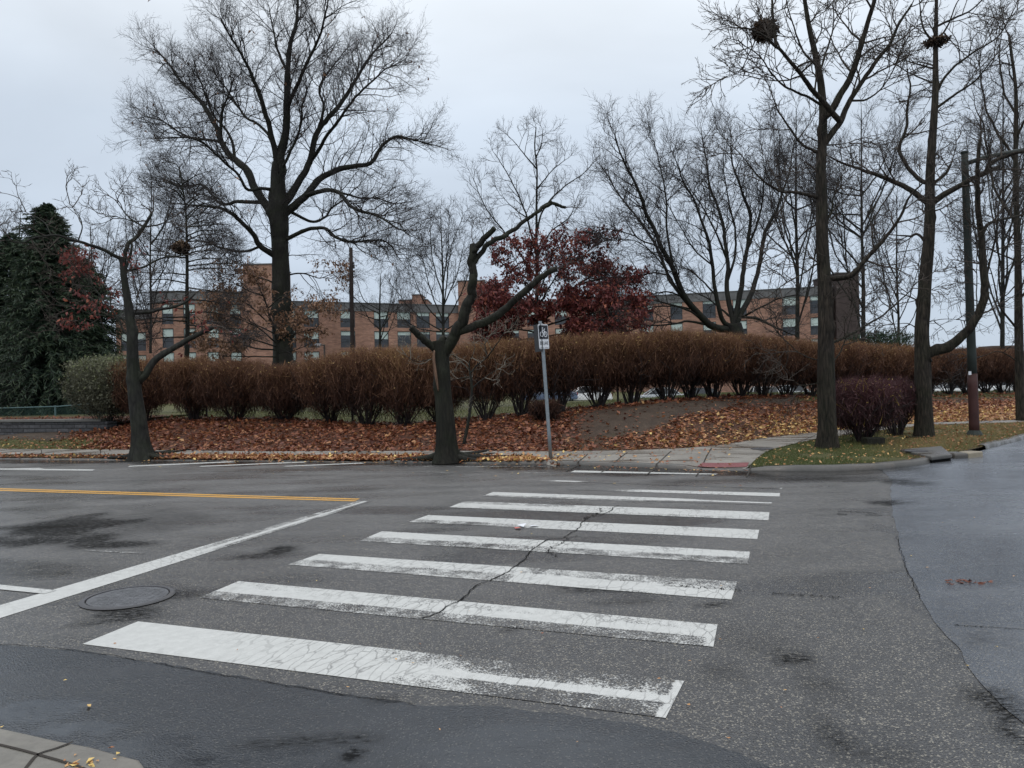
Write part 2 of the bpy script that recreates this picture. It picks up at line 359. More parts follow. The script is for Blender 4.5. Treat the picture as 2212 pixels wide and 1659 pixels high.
def zsurf(x, y):
    x = np.asarray(x, float); y = np.asarray(y, float); u = x / y
    k, sb, h, zh = KERB(u), SBACK(u), HEDGE(u), ZH(u)
    t = (y - sb) / (h - sb)
    ramp_dip = 0.055 * np.exp(-((u - 0.268) / 0.042) ** 4) * sm(1 - (y - k) / 1.3)
    kh = 0.05 + 0.02 * sm((u + 0.02) / 0.05)
    z = kh + (0.14 - kh) * sm((y - k - .1) / np.maximum(sb - k, .3)) - ramp_dip
    mound = 0.10 * np.exp(-((u - 0.22) / 0.10) ** 2) * np.sin(np.clip(t, 0, 1) * math.pi)
    bank = 0.15 + (zh - 0.15) * sm(t * 0.95 + 0.02) + mound
    und = (fbm(x * 0.8, y * 0.8, 5) - 0.5) * 0.16 * sm(t * 4) * sm((1.6 - t) * 2)
    zf = np.interp(u, [-0.6, 0.1, 0.35, 0.55, 1.0], [-0.1, -0.25, -0.9, -1.45, -1.8])
    lawn = zh + (zf - zh) * sm((y - h - 1) / 48.0)
    return np.where(y < k, 0.0, np.where(t < 0, z, np.where(t < 1, bank, lawn) + und))

def col_mesh(name, us, lo, hi, rows, dz=0.0, power=1.0):
    """strip between two depth curves"""
    t = np.linspace(0, 1, rows) ** power
    D = lo(us)[None, :] * (1 - t[:, None]) + hi(us)[None, :] * t[:, None]
    X = us[None, :] * D; Z = zsurf(X, D + 1e-4) + dz
    n = len(us); idx = np.arange(rows * n).reshape(rows, n)
    F = np.stack([idx[:-1, :-1], idx[:-1, 1:], idx[1:, 1:], idx[1:, :-1]], -1).reshape(-1, 4)
    V = np.stack([X, D, Z], -1).reshape(-1, 3)
    return V, F, np.repeat(t[:, None], n, 1).ravel(), np.repeat(us[None], rows, 0).ravel()

US = np.linspace(-1.25, 0.99, 900)
# soil / leaf mould / rough grass of the bank, the verge and the lawn behind the hedge
def make_soil():
    n = N('bank_soil'); p = n.pos(); gr = n.attr('grass'); lf = n.attr('leafy')
    a = n.noise(p, 3.0, 6, 0.7); b = n.noise(p, 26, 5, 0.75)
    soil = n.mix(n.rng(a, 0.3, 0.7, 0, 1), (0.032, 0.022, 0.016), (0.075, 0.055, 0.040))
    soil = n.mix(1.0, soil, n.rng(b, 0.25, 0.75, 0.6, 1.4), 'MULTIPLY')
    lit = n.mix(n.rng(n.vor(p, 14, 'F1', 0), 0.1, 0.6, 0, 1), (0.15, 0.062, 0.03), (0.055, 0.022, 0.014))
    grs = n.mix(n.rng(b, 0.3, 0.7, 0, 1), (0.045, 0.052, 0.018), (0.10, 0.092, 0.036))
    c = n.mix(n.math('MULTIPLY', lf, n.rng(a, 0.25, 0.5, 0.5, 1.0)), soil, lit)
    gk = n.rng(n.math('ADD', gr, n.math('MULTIPLY', n.math('SUBTRACT', a, 0.5), 0.9)), 0.35, 0.65, 0, 1)
    c = n.mix(gk, c, grs)
    return n.done(n.bsdf(c, 0.8, 0.25, n.bump(n.math('ADD', b, a), 0.7, 0.05)))
SOIL = make_soil()
def leafy_at(u, t, x, y):
    """how thickly fallen leaves lie (0..1) and how yellow they are"""
    nz = fbm(x * 0.55, y * 0.9, 31)
    left = sm((u + 0.60) / 0.10)
    mound = sm((u - 0.03) / 0.09) * sm((0.44 - u) / 0.10) * sm((t - (0.62 - 0.9 * np.abs(u - 0.22) ** 0.9 * 0 - 0.42 * sm((0.30 - u) / 0.16))) / 0.14 + (nz - 0.5) * 1.3) * sm((0.95 - t) / 0.1)
    right = sm((u - 0.44) / 0.06) * sm((t - 0.50) / 0.2 + (nz - 0.5))
    d = 1.0 * left * (1 - 0.93 * mound) * (1 - 0.85 * right)
    d = d * np.where(nz < 0.36, 0.55, 1)
    yel = sm((u - 0.02) / 0.35) * sm((0.75 - t) / 0.5)
    return d, yel
V, Fq, T, UU = col_mesh('bank', US, lambda u: SBACK(u) - 0.02, lambda u: HEDGE(u) + 3, 40)
d_, y_ = leafy_at(UU, T * 1.6, V[:, 0], V[:, 1])
hh = (V[:, 1] - SBACK(UU)) / (HEDGE(UU) - SBACK(UU))
d_, y_ = leafy_at(UU, hh, V[:, 0], V[:, 1])
g = sm((-0.50 - UU) / 0.06) * sm((0.62 - hh) / 0.15) + sm((hh - 1.02) / 0.15) * 0.95 + sm((UU - 0.33) / 0.05) * sm((hh - 0.66) / 0.2) * 0.75 + sm((UU - .05) / .1) * sm((0.42 - hh) / 0.3) * 0.30 * sm((0.5 - UU) / .05)
me = fast_mesh('bank', V, [Fq], {'grass': g, 'leafy': d_}, True)
struct('grass_bank', me, SOIL)
V, Fq, T, UU = col_mesh('lawn', US[::4], lambda u: HEDGE(u) + 2.9, lambda u: 0 * u + 150, 40, 0.0, 2.0)
struct('lawn', fast_mesh('lawn', V, [Fq], {'grass': np.ones(len(V)), 'leafy': np.zeros(len(V))}, True), SOIL)
V, Fq, T, UU = col_mesh('verge', US, lambda u: KERB(u) + 0.14, lambda u: SFRONT(u) + 0.03, 10, -0.012)
gv = np.where(UU > 0.28, 0.95 - 0.5 * (fbm(V[:, 0] * .8, V[:, 1] * .8, 3) > 0.6), 0.35 * (UU < -0.52)) * sm((V[:, 1] - KERB(UU) - 0.2) / 0.35)
keepf = ~((UU[Fq[:, 0]] > 0.058) & (UU[Fq[:, 0]] < 0.298))
struct('verge', fast_mesh('verge', V, [Fq[keepf]], {'grass': gv, 'leafy': (UU < 0.1) * 1.0}, True), SOIL)
V, Fq, T, UU = col_mesh('pavement', US, lambda u: np.where((u > 0.055) & (u < 0.29), KERB(u) + 0.15, SFRONT(u)), SBACK, 12, 0.004)
struct('pavement', fast_mesh('pavement', V, [Fq], None, True), CONC)

# pavement joints, the red tactile pad and the flush strips of the ramp
def strip(pts, wd, dz):
    """thin ribbon on the ground along world points"""
    P = np.array(pts, float); Tn = np.gradient(P, axis=0); Tn /= np.linalg.norm(Tn, axis=1, keepdims=True)
    nrm = np.stack([-Tn[:, 1], Tn[:, 0]], 1); wd = np.broadcast_to(wd, (len(P),))[:, None]
    A = P + nrm * wd / 2; B = P - nrm * wd / 2; n = len(P)
    V = np.zeros((2 * n, 3)); V[:n, :2] = A; V[n:, :2] = B
    V[:, 2] = (zsurf(V[:, 0], V[:, 1]) if dz[0] == 'surf' else 0) + dz[1]
    i = np.arange(n - 1); return V, np.stack([i, i + 1, n + i + 1, n + i], 1)
JOINT = plain('joint_dirt', (0.035, 0.030, 0.026), 0.8, 0.2)
def wpt(vx, vy, z): return ground(vx, vy, z)[:2]
def join(parts):
    V = []; F = []; n = 0
    for v, f in parts: V.append(v); F.append(f + n); n += len(v)
    return np.concatenate(V), np.concatenate(F)
parts = []
for (a, b) in [((1355, 977), (1298, 1003)), ((1450, 974), (1394, 1009)), ((1537, 968), (1503, 1011)), ((1623, 993), (1612, 1012)), ((1270, 979), (1222, 1002)), ((1660, 972), (1590, 962))]:
    A, B = wpt(*a, 0.14), wpt(*b, 0.14); parts.append(strip([A + (B - A) * t for t in np.linspace(0, 1, 14)], 0.025, ('surf', 0.008)))
for u in np.concatenate([np.arange(-0.9, -0.02, 0.075), np.arange(0.36, 0.9, 0.06)]):
    dd = np.linspace(SFRONT(u) + .02, SBACK(u) - .02, 8); parts.append(strip(np.stack([u * dd + 0.25 * (dd - dd[0]) * (u > 0), dd], 1), 0.02, ('surf', 0.008)))
V, Fq = join(parts); struct('pavement_joints', fast_mesh('joints', V, [Fq]), JOINT)
A = [wpt(1517, 1001, .05), wpt(1618, 1001, .05), wpt(1613, 1011, .02), wpt(1506, 1011, .02)]
g1 = np.linspace(0, 1, 24); g2 = np.linspace(0, 1, 8)
Pq = np.array([[(A[0] * (1 - s) + A[1] * s) * (1 - t) + (A[3] * (1 - s) + A[2] * s) * t for s in g1] for t in g2])
idx = np.arange(24 * 8).reshape(8, 24); Fq = np.stack([idx[:-1, :-1], idx[:-1, 1:], idx[1:, 1:], idx[1:, :-1]], -1).reshape(-1, 4)
V = np.concatenate([Pq.reshape(-1, 2), zsurf(Pq[..., 0], Pq[..., 1]).reshape(-1, 1) + 0.016], 1)
struct('tactile_paving', fast_mesh('tactile', V, [Fq]), plain('red_tactile', (0.17, 0.055, 0.058), 0.6, 0.3, 0.3, 25, 0, 0.3), 'dull red tactile pad set in the kerb ramp')

# ------------------------------------------------------------------ kerb
def kerb_mesh(u0, u1, n, back=0.16):
    us = np.linspace(u0, u1, n); d = KERB(us); C = np.stack([us * d, d], 1)
    Tn = np.gradient(C, axis=0); Tn /= np.linalg.norm(Tn, axis=1, keepdims=True); nr = np.stack([-Tn[:, 1], Tn[:, 0]], 1)
    s = np.r_[0, np.cumsum(np.linalg.norm(np.diff(C, axis=0), axis=1))]
    joint = np.exp(-(((s % 3.0) - 1.5) / 0.03) ** 2) * 0.0
    top = 0.052 + 0.02 * sm((us + .02) / .05) - 0.055 * np.exp(-((us - 0.268) / 0.045) ** 4) + (vnoise(s * 1.4, s * 0 + 3, 8) - 0.5) * 0.014
    top = top + 0.012 * sm((us - 0.33) / .03) - 0.03 * (us < -0.02) * sm((vnoise(s * 0.35, s * 0, 21) - .5) * 8)
    rings = []
    for off, zz in ((-0.005, -0.05), (0.0, 0.0), (0.012, top * 0.8), (0.045, top), (back, top + 0.003), (back, top * 0 - 0.05)):
        q = C + nr * off + nr * ((vnoise(s * 3, s * 0 + off, 4) - 0.5) * 0.02)[:, None]
        rings.append(np.concatenate([q, np.broadcast_to(zz, (n,))[:, None]], 1))
    R = np.stack(rings, 1); m = R.shape[1]; idx = np.arange(n * m).reshape(n, m)
    F = np.stack([idx[:-1, :-1], idx[1:, :-1], idx[1:, 1:], idx[:-1, 1:]], -1).reshape(-1, 4)
    return fast_mesh('kerb', R.reshape(-1, 3), [F], None, False)
struct('kerb', kerb_mesh(-1.2, 0.536, 640), KERB_M)
struct('kerb', kerb_mesh(0.60, 0.98, 260), KERB_M)

# ------------------------------------------------------------------ road sheets
def blob(X, Y, vx, vy, hx, hy, s, soft=1.0):
    c = ground(vx, vy); a = ground(vx, vy - hy); b = ground(vx, vy + hy); rx = hx * c[1] / FPX; ry = abs(a[1] - b[1]) / 2
    r = np.sqrt(((X - c[0]) / rx) ** 2 + ((Y - c[1]) / ry) ** 2)
    r = r + (fbm(X * 2.2 + vx, Y * 2.2, 9) - 0.5) * 1.5
    return s * sm((1.15 - r) / (0.9 * soft))
STAINS_REFL = [(120, 1140, 190, 30, 1.0), (60, 1168, 200, 16, 1.0), (230, 1178, 110, 8, .9), (330, 1130, 150, 40, .35), (600, 1190, 45, 17, 1.0), (540, 1202, 90, 5, .7), (1290, 1268, 150, 16, .6), (1360, 1300, 120, 12, .45),  # leftmost patches paint in dark tree reflections; the rest are stains
          (1545, 1308, 50, 8, .8), (1712, 1422, 34, 26, 1.0), (1785, 1490, 36, 50, .45), (1795, 1590, 44, 70, .55), (1900, 1640, 90, 30, .35), (1560, 1450, 60, 30, .3), (700, 1600, 120, 14, .5), (2150, 1520, 60, 45, .75), (2190, 1590, 60, 40, .6), (265, 1318, 130, 22, .75), (190, 1345, 60, 12, .5), (400, 1285, 70, 12, .55),
          (830, 1516, 55, 8, .7), (760, 1632, 46, 20, 1.0), (560, 1610, 110, 24, .55), (1915, 1086, 40, 7, .9), (1950, 1040, 46, 10, .7), (1500, 1040, 240, 6, .4), (620, 1072, 40, 3, .4), (300, 1075, 120, 4, .35), (700, 1062, 300, 4, .3), (1000, 1052, 320, 4, .3), (1640, 1390, 120, 50, .22), (780, 1320, 20, 5, .9), (1115, 1359, 22, 5, .8), (1130, 1335, 14, 3, .8), (2100, 1380, 60, 40, .3)]
WETS = [(120, 1235, 120, 26, .6), (330, 1272, 70, 16, .6), (640, 1245, 80, 12, .4), (1080, 1405, 60, 14, .35), (60, 1100, 160, 12, .35), (1300, 1404, 100, 40, .2), (1980, 1300, 50, 60, .55), (2050, 1400, 60, 50, .5), (1960, 1160, 30, 70, .4)]
def sheet(name, xs, ys, z, mask, mat, wetf=None, label=None):
    X, Y = np.meshgrid(xs, ys); n, m = len(ys), len(xs); idx = np.arange(n * m).reshape(n, m)
    F = np.stack([idx[:-1, :-1], idx[:-1, 1:], idx[1:, 1:], idx[1:, :-1]], -1).reshape(-1, 4)
    Xf, Yf = X.ravel(), Y.ravel(); k = mask(Xf, Yf); F = F[k[F].all(1)] if k.dtype == bool else F
    st, we = road_attrs(Xf, Yf, wetf)
    V = np.stack([Xf, Yf, np.full(n * m, z)], 1)
    return struct(name, fast_mesh(name, V, [F], {'stain': st, 'wet': we}), mat, label)
def road_attrs(Xf, Yf, wetf=None):
    st = np.zeros(len(Xf)); we = np.zeros(len(Xf))
    for b in STAINS_REFL: st = np.maximum(st, blob(Xf, Yf, *b))
    for b in WETS: we = np.maximum(we, blob(Xf, Yf, *b))
    u = Xf / np.maximum(Yf, 0.5); dk = KERB(np.clip(u, -1.2, 0.98)) - Yf
    nzz = fbm(Xf * 0.7, Yf * 1.6, 77)
    near = sm(1 - (dk - 0.25 + (nzz - 0.5) * 2.0) / 1.0) * (dk > -0.5)
    we = np.maximum(we, 0.95 * near * (u < 0.5)); st = np.maximum(st, 0.6 * sm(1 - (dk - .2 + (nzz - .5) * 2.6) / 1.3) * (dk > -0.5) * (u < 0.52))
    film = sm((fbm(Xf * 0.35, Yf * 1.0, 41) - 0.47) / 0.16) * 0.62 * (1 - .55 * sm((Yf - 8) / 4))
    we = np.maximum(we, film)
    if wetf is not None: we = np.maximum(we, wetf(Xf, Yf))
    return st, np.clip(we, 0, 1)
def joined(a, b, c, d, step): return np.unique(np.round(np.concatenate([np.linspace(a, b, 18), np.arange(b, c, step), np.linspace(c, d, 26)]), 4))
xs = joined(-60, -16, 13, 85, 0.11); ys = joined(-40, 1.2, 23, 90, 0.11)
def main_mask(x, y):
    u = np.clip(x / np.maximum(y, 0.5), -1.24, 0.98); return (y < KERB(u) + 0.25) & ((x < y * 0.98) | (y < 2))
sheet('road', xs, ys, 0.0, main_mask, ASPH)
SEAM = [ground(x, y)[:2] for x, y in [(1905, 1017), (1926, 1040), (1922, 1075), (1930, 1110), (1938, 1160), (1955, 1220), (1985, 1290), (2040, 1370), (2105, 1450), (2175, 1530), (2260, 1610)]]
_sx = np.array([p[0] for p in SEAM]); _sy = np.array([p[1] for p in SEAM])
_ss = np.argsort(_sy)
def seam_x(y): return np.interp(y, _sy[_ss], _sx[_ss])
rows = np.unique(np.round(np.concatenate([np.linspace(1.0, 13.1, 170), np.linspace(13.1, 24, 60), np.linspace(24, 84, 60)]), 4)); cols = np.linspace(0, 1, 90) ** 1.3
Vv = []; 
for y in rows:
    # right of the seam, and short of the far kerb
    x0 = seam_x(y) + 0.06 * (vnoise(np.array([y * 4]), np.array([0.3]), 3)[0] - 0.5)
    uk = np.linspace(0.40, 0.97, 800); ok = uk[KERB(uk) > y]
    if y > 12.4: x0 = max(x0, (ok[0] * y + 0.0) if len(ok) else 0.97 * y)
    Vv.append(np.stack([x0 + (x0 + 60 - x0) * cols, np.full(90, y), np.full(90, 0.004)], 1))
Vv = np.array(Vv); idx = np.arange(len(rows) * 90).reshape(len(rows), 90); Fq = np.stack([idx[:-1, :-1], idx[:-1, 1:], idx[1:, 1:], idx[1:, :-1]], -1).reshape(-1, 4)
Vf = Vv.reshape(-1, 3); st, we = road_attrs(Vf[:, 0], Vf[:, 1], lambda x, y: 0.16 + 0.35 * sm((fbm(x * .5, y * .5, 66) - .4) / .25))
struct('side_road', fast_mesh('side_road', Vf, [Fq], {'stain': st, 'wet': we}), ASPH_SIDE)
# smooth dark strip of newer asphalt along the near kerb
E1 = np.array([ground(x, y)[:2] for x, y in [(-500, 1330), (-200, 1368), (0, 1392), (140, 1404), (290, 1425), (430, 1449), (600, 1477), (760, 1503), (880, 1521), (1060, 1530), (1300, 1556), (1480, 1590), (1640, 1650), (1750, 1720)]])
tt = np.linspace(0, 1, 260); E1 = crom(np.c_[E1, np.zeros(len(E1))], 260)[:, :2]; E1[:, 1] += (fbm(tt * 60, tt * 0, 12) - .5) * 0.07
E2 = E1 * 0 ; E2[:, 0] = E1[:, 0] * 0.9; E2[:, 1] = 0.6
cols = np.linspace(0, 1, 60); Vv = E1[:, None, :] * (1 - cols[None, :, None]) + E2[:, None, :] * cols[None, :, None]
Vf = np.concatenate([Vv.reshape(-1, 2), np.full((260 * 60, 1), 0.004)], 1); idx = np.arange(260 * 60).reshape(260, 60)
Fq = np.stack([idx[:-1, :-1], idx[:-1, 1:], idx[1:, 1:], idx[1:, :-1]], -1).reshape(-1, 4)[:, ::-1]
PUD = [(60, 1540, 110, 30, 1.0), (190, 1572, 90, 16, 1.0), (330, 1612, 100, 20, .9), (405, 1645, 60, 22, 1.1), (470, 1655, 70, 16, .8), (120, 1440, 120, 10, .4), (760, 1660, 160, 20, .6)]
def pud(x, y):
    s = np.zeros(len(x)) + 0.15
    for b in PUD: s = np.maximum(s, blob(x, y, *b, soft=0.5))
    return s
st, we = road_attrs(Vf[:, 0], Vf[:, 1], pud)
struct('gutter_strip', fast_mesh('gutter', Vf, [Fq], {'stain': st * (1 - 0.6 * (we > .7)), 'wet': we}), ASPH_GUT)
# near pavement corner, bottom left
NP = [ground(x, y, 0.03)[:2] for x, y in [(-420, 1500), (-150, 1546), (0, 1571), (130, 1600), (200, 1613), (260, 1630), (300, 1640), (312, 1655), (300, 1700), (240, 1800), (150, 2000), (-500, 2600)]]
mb = MB(); mb.prism([tuple(p) for p in NP[::-1]][::-1], -0.05, 0.03); o = mb.build('near_pavement', CONC_NEAR, bevel=0.012); o['kind'] = 'structure'
parts = []
for line in ([(-200, 1565), (0, 1610), (82, 1631), (175, 1659), (235, 1690)], [(158, 1604), (120, 1618), (82, 1631), (55, 1661), (0, 1730)]):
    P = crom(np.array([[*ground(x, y, 0.03)[:2], 0] for x, y in line]), 30)[:, :2]; V, Fq = strip(P, 0.014, ('flat', 0.034)); parts.append((V, Fq))
V, Fq = join(parts); struct('pavement_joints', fast_mesh('near_joints', V, [Fq]), JOINT)
# earth under and beyond everything
mb = MB(); mb.raw([(-900, -300, -3.2), (900, -300, -3.2), (900, 1500, -3.2), (-900, 1500, -3.2)], [(0, 1, 2, 3)])
me = mb.mesh('ground'); me.attributes.new('grass', 'FLOAT', 'POINT').data.foreach_set('value', np.ones(4, np.float32)); struct('ground', me, SOIL)

# ------------------------------------------------------------------ road markings
def quad_mark(name, c, mat, wearf, label, nu=90, nv=12, z=0.003, cracky=0.9, wob=0.0):
    """c: four photo points, far-left, far-right, near-right, near-left, laid on the road"""
    P = [ground(x, y)[:2] for x, y in c]; s = np.linspace(0, 1, nu); t = np.linspace(0, 1, nv)
    S, Tt = np.meshgrid(s, t)
    XY = (P[0] * (1 - S[..., None]) + P[1] * S[..., None]) * (1 - Tt[..., None]) + (P[3] * (1 - S[..., None]) + P[2] * S[..., None]) * Tt[..., None]
    Lg = np.linalg.norm(P[1] - P[0]); Wd = np.linalg.norm(P[3] - P[0])
    idx = np.arange(nu * nv).reshape(nv, nu); F = np.stack([idx[:-1, :-1], idx[1:, :-1], idx[1:, 1:], idx[:-1, 1:]], -1).reshape(-1, 4)
    V = np.concatenate([XY.reshape(-1, 2), np.full((nu * nv, 1), z)], 1); Sf, Tf = S.ravel(), Tt.ravel()
    wv = np.clip(wearf(Sf, Tf), 0, 1.3)
    st, we = road_attrs(V[:, 0], V[:, 1])
    cr = cracky(Sf, Tf) if callable(cracky) else np.full(len(Sf), cracky)
    me = fast_mesh(name, V, [F], {'wear': wv, 'stain': st, 'wet': we * 0.8, 'cracky': cr}, uv=np.stack([Sf * Lg, Tf * Wd], 1))
    return struct(name, me, mat, label)
def band(t, a, b, inn, out, e=0.03):
    k = sm((t - a + e) / (2 * e)) * sm((b - t + e) / (2 * e)); return out + (inn - out) * k
def nzv(s, t, q, k=6): return (fbm(s * k * 3, t * 2 + q, q) - 0.5)
quad_mark('crosswalk_bar', [(298, 1343), (1478, 1472), (1438, 1552), (178, 1392)], PAINT_W,
          lambda s, t: np.where(t < 0.46, 0.05 + 0.62 * sm((s - .22) / .6) * (1.15 - 0.8 * t), np.where(t < 0.63, 0.06 + 0.1 * s, 0.04 + 0.62 * sm((s - .35) / .5))) - 0.5 * sm((s - .985) / .01) + 0.25 * nzv(s, t, 1),
          'nearest and longest white crosswalk bar, solid at its left end', 200, 24, cracky=lambda s, t: 0.25 + 0.85 * sm((s - .15) / .25))
quad_mark('crosswalk_bar', [(515, 1256), (1550, 1350), (1541, 1398), (430, 1292)], PAINT_W,
          lambda s, t: band(t, .36, .60, 0.03, 0.46, .02) - 0.12 * (t < .36) + 0.12 * (t > .6) - 0.4 * sm((s - .985) / .01) + 0.3 * nzv(s, t, 2), 'second crosswalk bar from the camera, crossed by the long crack', 180, 20)
quad_mark('crosswalk_bar', [(690, 1197), (1593, 1257), (1580, 1296), (622, 1220)], PAINT_W,
          lambda s, t: np.where(s < .55, band(t, .02, .50, 0.2, 0.5, .06), 0.5 - 0.5 * sm((t - .45 + .2 * (1 - s)) / .1) + 0.4 * sm((t - .9) / .05) * (s < .9)) + 0.35 * nzv(s, t, 3), 'third crosswalk bar, badly worn with an oil stain on it', 160, 18)
quad_mark('crosswalk_bar', [(825, 1148), (1620, 1192), (1616, 1219), (775, 1169)], PAINT_W, lambda s, t: band(t, .04, .52, 0.08, 0.55, .06) + 0.35 * nzv(s, t, 4), 'fourth crosswalk bar, bright far half and scuffed near half', 150, 14)
quad_mark('crosswalk_bar', [(925, 1113), (1640, 1145), (1636, 1165), (883, 1128)], PAINT_W, lambda s, t: np.where(t < .55, 0.12, 0.55 - 0.35 * sm((s - .3) / .1)) + 0.3 * nzv(s, t, 5), 'fifth crosswalk bar, beside the scrap of red and white litter', 140, 12)
quad_mark('crosswalk_bar', [(1003, 1083), (1662, 1107), (1660, 1124), (970, 1096)], PAINT_W, lambda s, t: np.where(t < .35, 0.5 - 0.4 * sm((s - .38) / .05), 0.1 + .3 * (t > .7)) + 0.3 * nzv(s, t, 6), 'sixth crosswalk bar, with a raised step in its far edge', 130, 10)
quad_mark('crosswalk_bar', [(1065, 1063), (1668, 1084), (1666, 1092), (1042, 1072)], PAINT_W, lambda s, t: 0.1 + 0.8 * sm((s - .55) / .4) * (np.abs(t - .35) > .2) + 0.45 * (t > .7) + 0.3 * nzv(s, t, 7), 'seventh crosswalk bar, fading out towards its right end', 120, 8)
quad_mark('crosswalk_bar', [(1235, 1054.5), (1685, 1065.5), (1684, 1073), (1225, 1058)], PAINT_W, lambda s, t: 0.75 - 0.68 * sm((s - .15) / .35) + 0.3 * nzv(s, t, 8), 'eighth crosswalk bar, faded left end and clean square right end', 110, 8)
quad_mark('crosswalk_bar', [(1170, 1036.5), (1690, 1054), (1688, 1056.5), (1160, 1039)], PAINT_W, lambda s, t: 0.95 - 0.65 * np.exp(-((s - .12) / .12) ** 2) - 0.5 * sm((s - .985) / .01) + 0.5 * nzv(s, t, 9), 'ghost of a nearly worn off crosswalk bar', 100, 6)
quad_mark('crosswalk_bar', [(1241, 1016.5), (1552, 1023.5), (1545, 1025.5), (1232, 1020.5)], PAINT_W, lambda s, t: 0.12 + 0.35 * sm((s - .8) / .2) + 0.3 * nzv(s, t, 10), 'farthest crosswalk bar, by the gutter in front of the red pad', 100, 6)
quad_mark('stop_line', [(0, 1308), (772, 1083), (803, 1083), (0, 1336)], PAINT_W, lambda s, t: 0.06 + np.where(t < .45, 0.5 * sm((s - .28) / .22) * (1 - 0.35 * nzv(s, t, 11)), 0.5 * sm((s - .30) / .18) * (t > .72) + 0.25 * sm((s - .8) / .15)) + 0.28 * nzv(s, t, 12), 'white stop line running away from the left edge', 240, 20, cracky=0.5)
quad_mark('stop_line', [(-420, 1419), (0, 1308), (0, 1336), (-420, 1461)], PAINT_W, lambda s, t: 0.05 + 0.2 * nzv(s, t, 12), 'near end of the white stop line', 80, 12, cracky=0.3)
quad_mark('lane_line', [(-500, 1214), (122, 1276.5), (95, 1284), (-500, 1224)], PAINT_W, lambda s, t: 0.1 + 0.3 * nzv(s, t, 13), 'white lane line meeting the stop line at the left', 100, 6, z=0.006)
quad_mark('lane_dash', [(182, 1188), (316, 1194.5), (308, 1197), (180, 1190)], PAINT_W, lambda s, t: 0.62 + 0.4 * nzv(s, t, 14), 'short worn white dash beyond the stop line', 40, 5)
for k, (y0, y1, lab) in enumerate(((1055.0, 1077.5, 'far one of the two yellow centre lines'), (1058.2, 1081.2, 'near one of the two yellow centre lines'))):
    quad_mark('centre_line', [(-600, y0 - 17.5), (778 - 6 * k, y1), (772 - 6 * k, y1 + 2.1), (-600, y0 - 15.5)], PAINT_Y, lambda s, t: 0.12 + 0.3 * nzv(s, t, 15 + k), lab, 140, 5, cracky=0.3)
LINES = [((280, 1006.3), (500, 996.6), (508, 998.6), (276, 1008.6), 'left slanting white hatch line in the bike lane'), ((436, 1006.6), (655, 997.4), (664, 999.2), (430, 1008.6), 'middle slanting white hatch line in the bike lane'), ((618, 1006.6), (780, 999.6), (790, 1001.2), (612, 1008.3), 'right slanting white hatch line in the bike lane'),
         ((-300, 1009), (206, 1014.2), (200, 1017.0), (-300, 1013), 'broad white line at the left end of the bike lane'), ((-200, 1017), (85, 1011.2), (95, 1013.0), (-200, 1020), 'white line slanting in from the left edge')]
for a, b, c, d, lab in LINES: quad_mark('bike_lane_mark', [a, b, c, d], PAINT_W, lambda s, t: 0.12 + 0.3 * nzv(s, t, 17), lab, 60, 5, z=0.003 if 'left edge' not in lab else 0.006)
quad_mark('edge_line', [(440, 1017.6), (1260, 1021.4), (1258, 1022.4), (436, 1018.6)], PAINT_W, lambda s, t: 0.66 + 0.5 * nzv(s, t, 18), 'long faint white edge line of the bike lane', 160, 4)
quad_mark('edge_line', [(800, 1006.4), (1180, 1008.0), (1178, 1008.9), (796, 1007.2)], PAINT_W, lambda s, t: 0.55 + 0.5 * nzv(s, t, 19), 'short faint white line along the gutter', 100, 4)

def crack_strip(line, wd, seed, z=0.0075, jit=0.05, n=120):
    P = crom(np.array([[*ground(x, y)[:2], 0] for x, y in line]), n)[:, :2]; r = np.random.default_rng(seed)
    s = np.linspace(0, 1, n); P = P + np.stack([(fbm(s * 30, s * 0, seed) - .5), (fbm(s * 34, s * 0, seed + 9) - .5)], 1) * jit * 2
    wv = wd * (0.35 + 1.2 * fbm(s * 40, s * 0 + 4, seed + 3)); return strip(P, wv, ('flat', z))
CRACK = plain('crack_dark', (0.008, 0.008, 0.008), 0.9, 0.1)
parts = [crack_strip([(916, 1337), (985, 1300), (1035, 1262), (1075, 1248), (1120, 1217), (1150, 1190), (1185, 1167), (1215, 1163), (1245, 1144), (1270, 1121), (1300, 1113), (1338, 1093)], 0.011, 5, jit=0.035, n=260),
         crack_strip([(1205, 1203), (1185, 1192), (1215, 1172), (1240, 1158)], 0.008, 6), crack_strip([(1260, 1122), (1290, 1110), (1300, 1098)], 0.010, 7),
         crack_strip([(0, 1393), (150, 1405), (300, 1428), (430, 1451), (600, 1479), (760, 1505), (900, 1524)], 0.006, 8, jit=0.015, n=200), crack_strip([(1810, 1106), (1860, 1107), (1898, 1111)], 0.016, 9, jit=0.01), crack_strip([(1808, 1111), (1830, 1112)], 0.03, 10, jit=0), crack_strip([(1870, 1113), (1906, 1114)], 0.02, 11, jit=0), crack_strip([(1670, 1284), (1730, 1287), (1810, 1291)], 0.006, 13), crack_strip([(1440, 1266), (1600, 1276)], 0.006, 14),
         crack_strip([(1938, 1160), (1955, 1220), (1985, 1290)], 0.005, 15, jit=0.02), crack_strip([(2060, 1352), (2110, 1355), (2212, 1362)], 0.005, 16, jit=.02)]
V, Fq = join(parts); struct('road_cracks', fast_mesh('cracks', V, [Fq]), CRACK)
